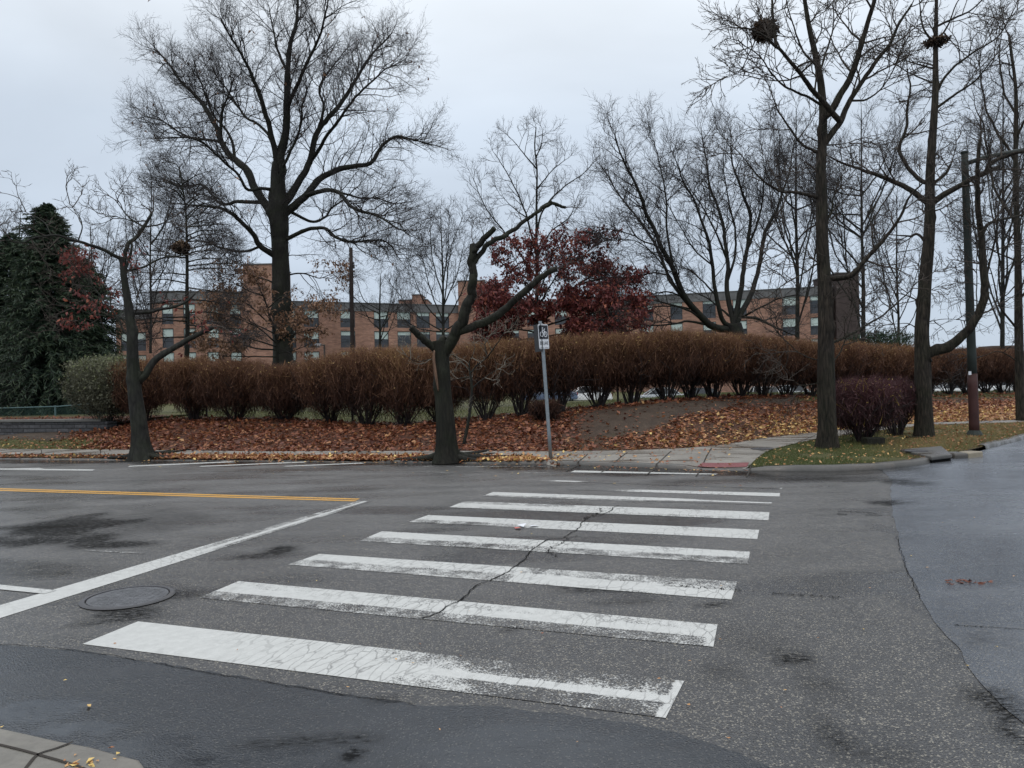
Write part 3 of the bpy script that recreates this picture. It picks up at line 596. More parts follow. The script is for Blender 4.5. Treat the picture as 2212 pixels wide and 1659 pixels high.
# ------------------------------------------------------------------ building behind the hedge
def make_brick():
    n = N('brick_wall'); p = n.obj(); s = n.nd('SeparateXYZ', {0: p}); q = n.nd('CombineXYZ', {0: n.math('ADD', s.outputs[0], s.outputs[1]), 1: s.outputs[2], 2: 0.0}).outputs[0]
    b = n.nd('TexBrick', {'Vector': q, 'Color1': (0.33, 0.185, 0.13, 1), 'Color2': (0.24, 0.13, 0.097, 1), 'Mortar': (0.18, 0.145, 0.125, 1), 'Scale': 1.0, 'Mortar Size': 0.012, 'Brick Width': 0.42, 'Row Height': 0.16, 'Bias': 0.0})
    k = n.noise(n.scaled(q, (0.5, 2.6, 1)), 1.3, 5, 0.7)
    c = n.mix(1.0, b.outputs[0], n.rng(k, 0.3, 0.7, 0.72, 1.3), 'MULTIPLY')
    c = n.mix(1.0, c, n.rng(n.noise(q, 0.14, 3), 0.3, 0.7, 0.8, 1.15), 'MULTIPLY')
    return n.done(n.bsdf(c, 0.85, 0.2))
BRICK = make_brick()
FASCIA = make_concrete('fascia_concrete', (0.12, 0.122, 0.125), 0.35)
FRAME_M = plain('window_frame_dark', (0.035, 0.038, 0.045), 0.5, 0.4); PANEL_M = plain('spandrel_dark', (0.045, 0.05, 0.06), 0.45, 0.4, 0.2, 1.5)
BLIND_M = plain('pale_blind', (0.42, 0.50, 0.475), 0.5, 0.4, 0.12, 0.7)
def make_glass():
    n = N('window_glass'); return n.done(n.bsdf((0.02, 0.025, 0.03), 0.06, 0.6))
GLASS_D = make_glass()
bx = at(628, 651, 105); ZROOF = bx[2]; ZG = -2.6
bld = thing('brick_building', 'long four storey brick building with grey roof band behind the hedge', 'building', (bx[0], bx[1], ZG))
def wing(vxa, da, vxb, db, zroof, wins, depth=14, rows=((11.9, 9.5), (9.0, 6.7), (6.17, 3.85), (3.3, 0.9)), fascia=1.1, name='wall', seed=1):
    """brick block between two photo columns; windows given by photo columns"""
    A = at(vxa, 700, da)[:2]; B = at(vxb, 700, db)[:2]; D = B - A; L = np.linalg.norm(D); D /= L; Nn = np.array([-D[1], D[0]]); ang = math.atan2(D[1], D[0])
    M = Matrix.Translation((A[0] - bx[0], A[1] - bx[1], 0)) @ Matrix.Rotation(ang, 4, 'Z')
    def sof(vx):
        r = ray(vx, 760)[:2]; m = np.array([[D[0], -r[0]], [D[1], -r[1]]]); return np.linalg.solve(m, -A)[0]
    W = sorted([(sof(a), sof(b)) for a, b in wins]); rz = [(t - ZG, b - ZG) for t, b in rows]
    H = zroof - ZG; mb = MB(); top = H
    zs = [0] + [v for r in reversed(rz) for v in (r[1], r[0])] + [H - fascia]
    for i in range(0, len(zs), 2):
        mb.box((0, 0, zs[i]), (L, 0.30, zs[i + 1]))
    for i in range(1, len(zs) - 1, 2):
        x = 0
        for a, b in W + [(L, L)]:
            if a - x > 0.02: mb.box((x, 0.002, zs[i]), (a, 0.30, zs[i + 1]))
            x = b
    mb.box((0.003, 0.30, 0), (L - 0.003, depth, H - fascia - 0.02))
    o = mb.build(name, BRICK, bld); o.matrix_local = M
    f = MB(); n = max(2, int(L / 4.3)); 
    for k in range(n): f.box((L * k / n + 0.02, -0.06, H - fascia), (L * (k + 1) / n - 0.04, 0.3, H))
    f.box((0, 0.0, H - fascia), (L, depth, H - 0.03)); f.box((-0.05, -0.14, H), (L + 0.05, depth + .1, H + 0.10))
    o = f.build('roof_band', FASCIA, bld); o.matrix_local = M
    r = random.Random(seed)
    for (a, b) in W:
        for (t, bo) in rz:
            h = t - bo; wd = b - a; fr = MB(); e = 0.07; split = bo + h * 0.50; hop = bo + h * 0.36
            fr.box((0, 0.06, bo), (e, 0.2, t)); fr.box((wd - e, 0.06, bo), (wd, 0.2, t)); fr.box((e, 0.06, t - e), (wd - e, 0.2, t)); fr.box((e, 0.06, bo), (wd - e, 0.2, bo + e))
            fr.box((e, 0.08, split - .05), (wd - e, 0.2, split + .04)); fr.box((e, 0.08, hop - .04), (wd - e, 0.2, hop)); fr.box((wd * .45, 0.08, hop), (wd * .55, 0.2, split - .05))
            fo = fr.build('window', FRAME_M, bld); fo.matrix_local = M @ Matrix.Translation((a, 0, 0))
            dn = 0 if r.random() < 0.7 else (t - split) * r.uniform(0.2, 0.7)
            MB().box((e, 0.14, split + .04 + dn), (wd - e, 0.16, t - e)).build('blind', BLIND_M, fo)
            g = MB()
            if dn: g.box((e, 0.145, split + .04), (wd - e, 0.16, split + .04 + dn))
            g.box((e, 0.14, hop), (wd * .45, 0.16, split - .05)); g.box((wd * .55, 0.14, hop), (wd - e, 0.16, split - .05)); g.build('pane', GLASS_D, fo)
            MB().box((e, 0.12, bo + e), (wd - e, 0.16, hop - .04)).build('panel', PANEL_M, fo)
wing(595, 104.2, 1010, 117.3, ZROOF, [(627, 640.5), (657.5, 690.5), (737, 768.5), (809.5, 840.5), (859.5, 889), (901.5, 930), (943, 972)], seed=3)
wing(1010.5, 118, 1800, 103.5, ZROOF + 0.1, [(1100, 1122), (1140, 1166), (1200, 1226), (1262, 1288), (1318, 1343), (1383, 1413), (1450, 1476), (1520, 1548), (1585, 1615), (1692, 1728), (1752, 1782)], seed=5)
wing(325, 92, 530, 95, at(330, 629.5, 92)[2], [(352, 376), (398, 424), (448, 474), (498, 522)], rows=((11.6, 9.2), (8.7, 6.4), (5.87, 3.55), (3.0, 0.6)), fascia=1.35, seed=7)
wing(250, 97, 325.5, 98, at(300, 669, 97)[2], [(262, 282), (292, 316)], rows=((8.7, 6.4), (5.87, 3.55), (3.0, 0.6)), fascia=1.1, seed=9)
def tower(vxa, vxb, d, vyt, dep=7, z0=0.0, mat=None):
    A = at(vxa, vyt, d); B = at(vxb, vyt, d + 0.8); mb = MB(); Wd = B[0] - A[0]
    mb.box((A[0] - bx[0], A[1] - bx[1] - 0.6, z0), (A[0] - bx[0] + Wd, A[1] - bx[1] + dep, A[2] - ZG)); o = mb.build('stair_tower', mat or BRICK, bld)
    c = MB(); c.box((A[0] - bx[0] - .1, A[1] - bx[1] - 0.7, A[2] - ZG), (A[0] - bx[0] + Wd + .1, A[1] - bx[1] + dep + .1, A[2] - ZG + 0.12)); c.build('coping', FASCIA, o)
tower(528, 596, 94.5, 574); tower(989.5, 1046.5, 116.5, 609); BRICK_T = plain('dark_brick', (.055, .042, .04), .85, .2, .25, 1.2); tower(1801, 1845, 104, 592, mat=BRICK_T)
tower(862, 925, 122, 650, 6, 12); tower(891, 913, 121, 638.5, 4, 12)
# flat roofed shelter far right, its roof just above the hedge
dz = at(2140, 752, 140); sh = thing('flat_roofed_kiosk', 'small dark flat roofed shelter just above the hedge, far right', 'shelter', (dz[0], dz[1], -2.4))
zt = dz[2] + 2.4; DKM = plain('shelter_brown', (0.09, 0.065, 0.055), 0.7)
MB().box((-4.2, 0, zt - .55), (5.0, 4, zt + 0.05)).build('roof', DKM, sh); MB().box((0.2, -.1, zt + 0.05), (5.1, 4.1, zt + 0.4)).build('parapet', DKM, sh)
MB().box((-3.6, 0.4, 0), (4.4, 3.6, zt - .55)).build('wall', BRICK, sh)

# ------------------------------------------------------------------ trees
def grow(O, D, L, K, wig, trop, r0, r1, rg):
    """M wandering branches -> (M,K,3), (M,K)"""
    M = len(O); P = np.empty((M, K, 3)); P[:, 0] = O; d = D.copy(); tr = np.asarray(trop, float)
    for k in range(1, K):
        d = d + rg.normal(0, wig, (M, 3)) + tr * (1.0 / K); d /= np.linalg.norm(d, axis=1, keepdims=True) + 1e-9
        P[:, k] = P[:, k - 1] + d * (L / (K - 1))[:, None]
    t = np.linspace(0, 1, K)[None]; return P, r0[:, None] * (1 - t) + r1[:, None] * t
def offdir(T, ang, rg, flat=None):
    T = T / (np.linalg.norm(T, axis=1, keepdims=True) + 1e-9); q = rg.normal(0, 1, T.shape)
    if flat is not None: q[:, 2] *= flat
    q -= (q * T).sum(1, keepdims=True) * T; q /= np.linalg.norm(q, axis=1, keepdims=True) + 1e-9
    return np.cos(ang)[:, None] * T + np.sin(ang)[:, None] * q
def spawn(paths, per_m, tmin, rg):
    O, T, R, W, TT = [], [], [], [], []
    for P, Rr, wgt in paths:
        if wgt <= 0: continue
        seg = np.linalg.norm(np.diff(P, axis=0), axis=1); Ln = seg.sum(); n = max(2, int(Ln * per_m * wgt))
        t = tmin + (1 - tmin) * (np.arange(n) + rg.random(n)) / n; t = t ** 0.85
        f = t * (len(P) - 1); i = np.minimum(f.astype(int), len(P) - 2); u = (f - i)[:, None]
        O.append(P[i] * (1 - u) + P[i + 1] * u); T.append(P[i + 1] - P[i]); R.append(Rr[i] * (1 - u[:, 0]) + Rr[i + 1] * u[:, 0]); TT.append(t); W.append(np.full(n, min(1.0, 0.35 + wgt * .65)))
        O.append(P[-1:]); T.append(P[-1:] - P[-2:-1]); R.append(Rr[-1:]); TT.append(np.array([1.01])); W.append(np.array([1.0]))
    return [np.concatenate(q) for q in (O, T, R, TT, W)]
def children(P, R, n, tmin, rg):
    M, K, _ = P.shape; t = tmin + (1 - tmin) * (np.arange(n)[None] + rg.random((M, n))) / n; f = t * (K - 1); i = np.minimum(f.astype(int), K - 2); u = f - i; m = np.arange(M)[:, None]
    O = P[m, i] * (1 - u[..., None]) + P[m, i + 1] * u[..., None]; T = P[m, i + 1] - P[m, i]; Rr = R[m, i] * (1 - u) + R[m, i + 1] * u
    return O.reshape(-1, 3), T.reshape(-1, 3), Rr.ravel(), t.ravel()
def twigs(paths, cfg, seed, tmin=0.25, ctr=None, out=0.0):
    """cfg: list of levels dict(n, len, ang, wig, trop, K, S, rmax, rmin)"""
    rg = np.random.default_rng(seed); V = []; F = []; nv = 0; tips = None
    c = cfg[0]; O, T, R, t, W = spawn(paths, c['n'], tmin, rg); levels = []
    for li, c in enumerate(cfg):
        if li: O, T, R, t = children(P, Rr, c['n'], c.get('tmin', 0.2), rg); W = 1.0
        ang = np.radians(rg.uniform(*c['ang'], len(O))); ang = np.where(t > 1, 0.05, ang)
        D = offdir(T, ang, rg, c.get('flat'))
        if ctr is not None and li < 3:
            q = O - ctr; q /= np.linalg.norm(q, axis=1, keepdims=True) + 1e-6; D = D + out * q; D /= np.linalg.norm(D, axis=1, keepdims=True)
        L = c['len'] * (1.1 - 0.55 * np.minimum(t, 1)) * rg.uniform(0.55, 1.25, len(O)) * W
        r0 = np.clip(R * 0.62, c['rmin'], c['rmax']); r1 = np.maximum(r0 * c.get('taper', 0.35), 0.0018)
        P, Rr = grow(O, D, L, c['K'], c['wig'], c.get('trop', (0, 0, 0.2)), r0, r1, rg)
        if c['S'] == 1:
            K = c['K']; M = len(P); sd = rg.normal(0, 1, (M, 1, 3)); tn = (P[:, -1] - P[:, 0])[:, None]; sd = np.cross(tn, sd); sd /= np.linalg.norm(sd, axis=2, keepdims=True) + 1e-9
            A = P + sd * Rr[..., None]; B = P - sd * Rr[..., None]; v = np.stack([A, B], 2).reshape(-1, 3)
            b = (np.arange(M)[:, None] * K + np.arange(K - 1)[None]) * 2; f = np.stack([b, b + 1, b + 3, b + 2], -1).reshape(-1, 4)
        else: v, f = sweep(P, Rr, c['S'])
        V.append(v); F.append(f + nv); nv += len(v); levels.append((P, Rr))
    return np.concatenate(V), np.concatenate(F), levels
def leaf_quads(C, size, rg, hang=0.0, flat=0.0, elong=0.55):
    M = len(C); a = rg.normal(0, 1, (M, 3)); a[:, 2] *= (1 - flat); a[:, 2] -= hang * 2.2; a /= np.linalg.norm(a, axis=1, keepdims=True)
    b = rg.normal(0, 1, (M, 3)); b[:, 2] *= (1 - flat); b -= (b * a).sum(1, keepdims=True) * a; b /= np.linalg.norm(b, axis=1, keepdims=True) + 1e-9
    s = rg.uniform(size[0], size[1], M)[:, None]; up = np.cross(a, b) * s * 0.12
    V = np.stack([C, C + a * s * 0.55 + b * s * elong * 0.5 + up, C + a * s, C + a * s * 0.45 - b * s * elong * 0.5 + up], 1)
    F = np.arange(M * 4).reshape(M, 4); return V.reshape(-1, 3), F
def rough_tube(P, R, S, seed, amp=0.06, flare=0.0, lob=5):
    K = len(P); a = np.arange(S) / S * 2 * math.pi; seg = np.r_[0, np.cumsum(np.linalg.norm(np.diff(P, axis=0), axis=1))]
    r = 1 + amp * 2 * (vnoise(np.cos(a)[None] * 2.4 + seg[:, None] * 0.5 + 10, np.sin(a)[None] * 2.4 + seg[:, None] * 1.3, seed) - 0.5) + amp * 0.7 * np.sin(a[None] * lob * 2 + seed + 2 * np.sin(seg[:, None] * 1.1))
    rk = np.random.default_rng(seed + 5)
    for _ in range(int(seg[-1] * 1.6 * min(1.0, amp / .05))):
        s0, a0 = rk.uniform(.1, seg[-1]), rk.uniform(0, 6.283); da = np.abs((a[None] - a0 + math.pi) % (2 * math.pi) - math.pi)
        r = r + rk.uniform(.12, .42) * np.exp(-((seg[:, None] - s0) / max(.06, R.mean() * .8)) ** 2 - (da / .55) ** 2)
    if flare:
        fl = np.exp(-seg / 0.28)[:, None]; r = r + fl * flare * (0.55 + 0.75 * np.cos(a[None] * lob + seed) ** 2)
    V, F = sweep(P[None], R[None], S, r[None]); F = F.tolist()
    return V, F

def tree(name, label, depth, limbs, cfg, seed, bark, twig_mat, S=10, wsc=1.0, cat='tree', base_z=None, spread=0.45, group=None, flare=0.0, amp=0.05, wander=0.012, tmin=0.25, lob=5, ctr=None, out=0.0):
    """limbs: (photo points, width at start, width at end[, twig weight, cut?]); the first is the trunk"""
    rg = np.random.default_rng(seed); done = []; root = None; objs = []; paths = []
    for li, lb in enumerate(limbs):
        pts, w0, w1 = lb[:3]; wgt = lb[3] if len(lb) > 3 else 1.0
        px = np.array(pts, float)
        if li == 0:
            d = np.full(len(px), depth); 
        else:
            best = min(((np.hypot(q[:, 0] - px[0, 0], q[:, 1] - px[0, 1]).min(), k, np.hypot(q[:, 0] - px[0, 0], q[:, 1] - px[0, 1]).argmin()) for k, q in enumerate(done)))
            q = done[best[1]]; d0 = q[best[2], 2]
            ext = np.r_[0, np.cumsum(np.hypot(*np.diff(px, axis=0).T))]; hor = np.abs(px[:, 0] - px[0, 0]) + 0.3 * ext
            dep_end = rg.choice([-1, 1]) * rg.uniform(0.25, 1.0) * spread; d = d0 + hor * depth / FPX * dep_end
            if best[0] < 25: px[0] = q[best[2], :2]
        kk = 9 if depth < 23 else 5; K = max(6, int(kk * len(px))) if li else max(14, (kk + 1) * len(px))
        C = crom(np.c_[px, d], K); P = np.array([at(a, b, c) for a, b, c in C])
        t = np.linspace(0, 1, K)
        if isinstance(w0, (list, tuple)): cl = np.r_[0, np.cumsum(np.linalg.norm(np.diff(px, axis=0), axis=1))]; wpx = np.interp(t, cl / cl[-1], w0)
        else: wpx = w0 * (1 - t) + w1 * t
        R = wpx / 2 * C[:, 2] / FPX * (wsc if li else 1)
        if li:
            wv = np.linalg.norm(P[-1] - P[0]) * wander; nzv_ = np.stack([fbm(t * 7 + 3 * li, t * 0 + k, seed + k) - .5 for k in range(3)], 1) * wv * 2; P = P + nzv_ * sm(t * 4)[:, None]
        else:
            if base_z is not None: P[0, 2] = min(P[0, 2], base_z)
            root = thing(name, label, cat, tuple(P[0]), 0, group); O0 = P[0].copy(); P[0, 2] -= 0.08
        done.append(np.c_[C[:, 0], C[:, 1], C[:, 2]])
        Sx = S if li == 0 else max(5, int(S * 0.7)); V, F = rough_tube(P - O0, R, Sx, seed + li, amp, flare if li == 0 else 0, lob)
        mb = MB(); F.append(list(range((K - 1) * Sx, K * Sx))); mb.raw(V, F)
        objs.append(mb.build('trunk' if li == 0 else 'limb', bark, root, smooth=True))
        Q = crom(np.c_[P, R], 18); paths.append((Q[:, :3], Q[:, 3], wgt))
    lv = None
    if cfg:
        V, F, lv = twigs(paths, cfg, seed + 100, tmin, None if ctr is None else at(ctr[0], ctr[1], depth), out); link('crown', fast_mesh('crown', V - O0, [F], None, False), twig_mat, root)
    return root, O0, lv, paths
def leaves_on(root, O0, lv, keep, per, size, mat, seed, name='leaves', hang=0.4, lo=0.0, hi=1.0, elong=0.5):
    rg = np.random.default_rng(seed); P = lv[-1][0].reshape(-1, 3); P = np.concatenate([P, lv[-2][0].reshape(-1, 3)])
    vx, vy = proj(P); pr = keep(vx, vy, P); P = P[rg.random(len(P)) < pr]; P = np.repeat(P, per, 0) + rg.normal(0, 0.05, (len(P) * per, 3))
    V, F = leaf_quads(P, size, rg, hang, 0.0, elong); tint = np.repeat(np.clip(rg.normal((lo + hi) / 2, (hi - lo) / 4, len(P)), 0, 1), 4)
    return link(name, fast_mesh(name, V - O0, [F], {'tint': tint}), mat, root)

CF = lambda n1, l1, l2, l3, l4, up=0.35, wig=0.22, n2=6, n3=5, n4=3, r=0.05, flat=None, a=(25, 65), tk=1.0: [
    dict(n=n1, len=l1, ang=a, wig=wig * .8, trop=(0, 0, up), K=8, S=5, rmax=r, rmin=0.012, flat=flat, taper=.3), dict(n=n2, len=l2, ang=(25, 60), wig=wig, trop=(0, 0, up), K=6, S=4, rmax=r * .5 * tk, rmin=0.008 * tk, flat=flat),
    dict(n=n3, len=l3, ang=(25, 60), wig=wig, trop=(0, 0, up), K=5, S=3, rmax=r * .25 * tk, rmin=0.0055 * tk), dict(n=n4, len=l4, ang=(20, 55), wig=wig, trop=(0, 0, up), K=3, S=1, rmax=.008 * tk, rmin=0.0045 * tk)]

# the big oak
oak = [([(612, 790), (608, 650), (606, 560), (605, 520), (603, 480), (602, 450), (601, 417), (600, 367), (604, 340), (618, 283), (620, 217), (622, 150), (628, 93), (640, 50), (643, 7), (645, -45)], [44, 39, 37, 36, 42, 40, 33, 29, 21, 16, 14, 11, 9, 7, 5, 3], 0, 0.8),
       ([(599, 365), (594, 330), (585, 297), (570, 233), (553, 187), (533, 143), (513, 103), (490, 67), (478, 40)], 17, 3),
       ([(621, 235), (645, 173), (667, 127), (690, 83), (703, 33), (715, -25)], 11, 3), ([(612, 450), (643, 400), (670, 350), (687, 283), (710, 258), (740, 222), (781, 150), (820, 100), (848, 72)], 21, 3),
       ([(672, 345), (692, 320), (710, 287), (737, 253), (771, 207), (820, 160), (872, 130)], 10, 2.5), ([(616, 470), (660, 423), (693, 383), (737, 367), (770, 357), (804, 350), (824, 317), (854, 297), (904, 307), (938, 316)], 22, 2.5),
       ([(658, 425), (700, 411), (728, 415), (753, 445), (778, 458), (815, 468), (853, 488), (888, 510)], 13, 2.5), ([(726, 415), (778, 428), (815, 428), (853, 440), (880, 436)], 6, 2),
       ([(632, 470), (673, 478), (703, 470), (716, 450), (738, 435), (775, 400)], 9, 2), ([(620, 522), (653, 500), (683, 493), (703, 495), (728, 515), (760, 521), (798, 518), (835, 523), (866, 560)], 12, 2),
       ([(590, 480), (560, 420), (533, 367), (500, 340), (477, 307), (467, 267), (443, 230), (420, 207), (393, 180), (367, 143), (335, 100)], 24, 3), ([(477, 310), (480, 240), (490, 213), (500, 187), (498, 150)], 9, 2),
       ([(510, 345), (500, 300), (480, 270), (455, 235), (430, 170), (418, 120)], 8, 2), ([(464, 305), (430, 300), (400, 293), (350, 263), (300, 246)], 7, 2), ([(575, 440), (510, 437), (483, 443), (460, 420), (433, 400), (393, 403), (340, 380)], 11, 2),
       ([(588, 413), (563, 407), (533, 410), (513, 377), (483, 350), (443, 313), (400, 297), (330, 300)], 9, 2), ([(590, 560), (560, 530), (547, 507), (520, 477), (493, 457), (467, 447), (433, 443), (370, 440)], 17, 2), ([(560, 535), (525, 543), (475, 533), (425, 520), (370, 530)], 7, 2),
       ([(598, 380), (625, 330), (650, 270), (655, 220), (670, 180)], 9, 2.5), ([(588, 300), (560, 270), (530, 250), (505, 215), (480, 180), (455, 140)], 8, 2), ([(622, 160), (600, 110), (590, 60), (580, 10)], 8, 2), ([(690, 285), (700, 230), (690, 190), (720, 140), (745, 110)], 8, 2), ([(590, 620), (560, 600), (520, 590), (480, 600)], 5, 1.5), ([(615, 600), (650, 590), (690, 600), (720, 590)], 5, 1.5)]
OAKCFG = CF(3.0, 3.1, 1.6, 0.85, 0.42, up=0.22, wig=0.23, n2=6, n3=5, n4=3, r=0.032, a=(28, 68), tk=1.05)
root, O0, lv, _ = tree('oak_tree', 'tallest tree, a huge bare oak with a thick dark trunk', 45, oak, OAKCFG, 11, BARK_OAK, TWIG_DARK, S=14, wsc=.84, spread=0.8, ctr=(606, 500), out=.15, flare=0.2, tmin=0.22)
leaves_on(root, O0, lv, lambda x, y, P: np.where((y > 560) & (np.abs(x - 610) < 150), 0.10, 0.0008), 2, (0.14, 0.24), BROWN_LEAF, 5, hang=0.6)
# young oak full of brown leaves in front of the big trunk
br = [([(600, 800), (598, 740), (585, 690), (570, 640)], 7, 3, 1), ([(597, 750), (540, 730), (470, 700), (430, 690)], 4, 1.2), ([(590, 720), (530, 690), (460, 650)], 3.5, 1.2), ([(598, 770), (530, 770), (450, 765)], 3.5, 1.2), ([(570, 640), (520, 620), (490, 600)], 3, 1), ([(598, 740), (660, 690), (700, 670)], 3, 1), ([(598, 745), (560, 710), (520, 690), (480, 680)], 4, 1.5), ([(590, 705), (540, 660), (500, 640)], 4, 1.5), ([(580, 670), (610, 640), (640, 660)], 4, 1.5), ([(597, 735), (640, 720), (680, 710)], 4, 1.5), ([(598, 760), (545, 750), (490, 740), (440, 735)], 4, 1.5), ([(575, 650), (555, 610), (545, 590)], 3, 1.2), ([(598, 765), (640, 755), (665, 745)], 3, 1.2)]
root, O0, lv, _ = tree('young_oak', 'low young oak still holding brown leaves before the great trunk', 38, br, CF(3.2, 1.1, 0.6, 0.35, 0.2, up=0.1, wig=.25, n2=4, n3=4, n4=2, r=.03), 21, BARK_OAK, TWIG_DARK, S=8)
leaves_on(root, O0, lv, lambda x, y, P: 0.11 * (0.3 + 1.4 * (fbm(P[:, 0] * 1.3, P[:, 2] * 1.6, 3) > .46)), 2, (0.11, 0.20), BROWN_LEAF, 6, hang=0.6, lo=.2, hi=1.0)
# pin oak with level branches, left
pin = [([(403, 790), (405, 720), (404, 640), (404, 545), (402, 470), (400, 445), (394, 400), (388, 372)], 11, 2, 0.2)]
rp = random.Random(4)
for k in range(34):
    y = 380 + k * 10.5 + rp.uniform(-4, 4); s = rp.choice([-1, 1]); L = (45 + 95 * sm(np.array((y - 370) / 250.0))) * rp.uniform(.6, 1.1); up = -30 if y < 480 else (-8 if y < 620 else 10)
    pin.append(([(402 + (y - 500) * .01, y), (402 + s * L * .45, y + up * .6 - 3), (402 + s * L, y + up)], 3.6, 1.2, 1.0))
root, O0, lv, _ = tree('pin_oak', 'narrow bare tree with level branches and a nest, left of the oak', 34, pin, CF(2.8, 1.1, 0.7, 0.4, 0.22, up=0.05, wig=.14, n2=5, n3=4, n4=2, r=.022), 31, BARK_OAK, TWIG_DARK, S=9, spread=1.2)
# pruned street tree by the left kerb
t1 = [([(307, 990), (303, 950), (300, 916), (294, 870), (291, 846), (288, 800), (286, 760), (285, 716), (282, 696), (275, 646), (268, 600), (265, 572), (261, 556)], 37, 11, 0.0), ([(267, 585), (268, 560), (277, 528), (295, 513), (310, 491), (327, 463)], 10, 6, 0.4), ([(275, 590), (282, 551), (285, 526)], 7, 4, 0.3),
      ([(261, 558), (240, 549), (225, 541), (200, 531), (170, 521), (135, 512), (110, 509), (75, 513), (50, 525), (10, 520)], 8, 2, 1.3), ([(277, 588), (312, 576), (350, 558), (387, 553), (412, 550)], 5, 2.5, 0.5), ([(286, 678), (325, 673), (375, 663), (400, 653), (422, 634)], 8, 4, 0.5),
      ([(294, 825), (312, 811), (332, 781), (362, 759), (382, 748), (425, 724), (461, 706)], 17, 9, 0.15), ([(290, 731), (267, 713), (250, 681), (230, 656), (207, 626), (190, 600)], 5, 2, 1.6), ([(232, 660), (190, 640), (150, 600)], 3, 1, 1.8), ([(209, 628), (175, 590), (145, 560)], 3, 1, 1.8), ([(250, 682), (205, 680), (160, 665)], 3, 1, 1.6), ([(240, 668), (235, 630), (215, 590), (200, 560)], 3, 1, 1.8), ([(310, 491), (280, 471), (262, 448), (245, 428)], 4, 1.5, 1.2), ([(318, 478), (290, 478), (260, 470), (225, 462)], 3, 1, 1.2), ([(170, 521), (178, 490), (170, 465), (150, 440)], 3, 1.2, 1.3), ([(110, 509), (95, 480), (60, 460), (45, 455)], 3, 1, 1.2), ([(295, 835), (299, 815), (300, 801)], 17, 16, 0), ([(285, 700), (296, 660), (290, 620)], 3, 1.5, 1), ([(312, 490), (345, 485), (372, 470)], 4, 1.5, .8), ([(290, 745), (240, 720), (190, 690), (150, 700)], 3, 1, 1)]
T1CFG = CF(1.7, 1.1, 0.6, 0.34, 0.18, up=0.25, wig=.3, n2=4, n3=3, n4=2, r=.02)
root, O0, lv, _ = tree('street_tree', 'leaning lopped street tree by the left kerb with red leaf clusters', 17.8, t1, T1CFG, 41, BARK_GREY, TWIG_BROWN, S=18, spread=.5, flare=0.9, amp=.05, base_z=0.12)
leaves_on(root, O0, lv, lambda x, y, P: np.where((x < 300) & (y > 535) & (y < 720) & (x > 130), 0.34, np.where((x > 330) & (y > 640), .08, 0.0)) * (fbm(P[:, 0] * 1.8, P[:, 2] * 1.8, 3) > 0.49), 2, (0.08, 0.13), RED_LEAF, 8, hang=.5, lo=.4, hi=1.0)
def roots(root, O0, base, n, rad, seed, mat, a0=0, a1=6.28, r0=0.07):
    rg = np.random.default_rng(seed)
    for k in range(n):
        a = a0 + (a1 - a0) * (k + rg.uniform(-.3, .3)) / n; L = rg.uniform(.6, 1.1) * rad; s = np.linspace(0, 1, 12)
        x = base[0] + np.cos(a) * (0.08 + L * s) + (fbm(s * 4, s * 0, seed + k) - .5) * .3 * s; y = base[1] + np.sin(a) * (0.08 + L * s * .7); r = r0 * (1 - .8 * s)
        z = zsurf(x, np.maximum(y, KERB(x / y) + .06)) + r * .2 + 0.17 * np.exp(-s * 7)
        y = np.maximum(y, KERB(x / y) + .06); mb = MB(); mb.tube(np.c_[x, y, z] - O0, r, 7); mb.build('root', mat, root, smooth=True)
roots(root, O0, O0, 9, 1.4, 3, BARK_OAK)
# lopped street tree with a split bark wound, centre
t2 = [([(966, 990), (963, 929), (961, 900), (958, 866), (954, 800), (953, 770), (950, 745), (949, 736)], 40, 33, 0.0), ([(958, 772), (968, 745), (978, 727), (995, 700), (1003, 670), (1015, 640), (1020, 608), (1018, 570), (1020, 545), (1019, 531)], 26, 15, 0.05),
      ([(1021, 575), (1043, 540), (1078, 515), (1106, 498), (1143, 470), (1171, 450), (1193, 438), (1226, 450)], 12, 6, 0.12), ([(1021, 560), (1025, 541), (1043, 520), (1057, 505), (1069, 492)], 15, 11, 0.0), ([(985, 722), (1005, 712), (1028, 708), (1065, 690), (1106, 655), (1143, 618), (1171, 598), (1202, 583)], 19, 12, 0.10), ([(947, 762), (930, 745), (910, 728), (887, 707)], 17, 13, 0.15), ([(950, 755), (955, 738), (962, 730)], 22, 18, 0), ([(1171, 450), (1190, 440), (1188, 434)], 8, 6, 0)]
root, O0, lv, _ = tree('street_tree', 'mossy lopped tree with a torn bark wound left of the sign', 15.55, t2, CF(1.3, .8, .4, .25, .15, n2=3, n3=3, n4=2, r=.012), 51, BARK_MOSS, TWIG_BROWN, S=20, spread=.45, flare=.8, amp=.08, wander=.03, base_z=0.12)
roots(root, O0, O0, 12, 1.5, 7, BARK_OAK, r0=.085)
wp = [at(a, b, 15.55 - c) for a, b, c in [(938, 757, .18), (937, 775, .20), (940, 800, .195), (944, 825, .19), (947, 845, .17)]]
mb = MB(); mb.tube(crom(np.array(wp), 14) - O0, 0.012 + 0.020 * np.sin(np.linspace(.25, math.pi, 14)), 7); mb.build('torn_wood', make_bark('torn_wood', (0.07, .042, .03), (.22, .135, .09), 0, .8, .1, 24), root, smooth=True)
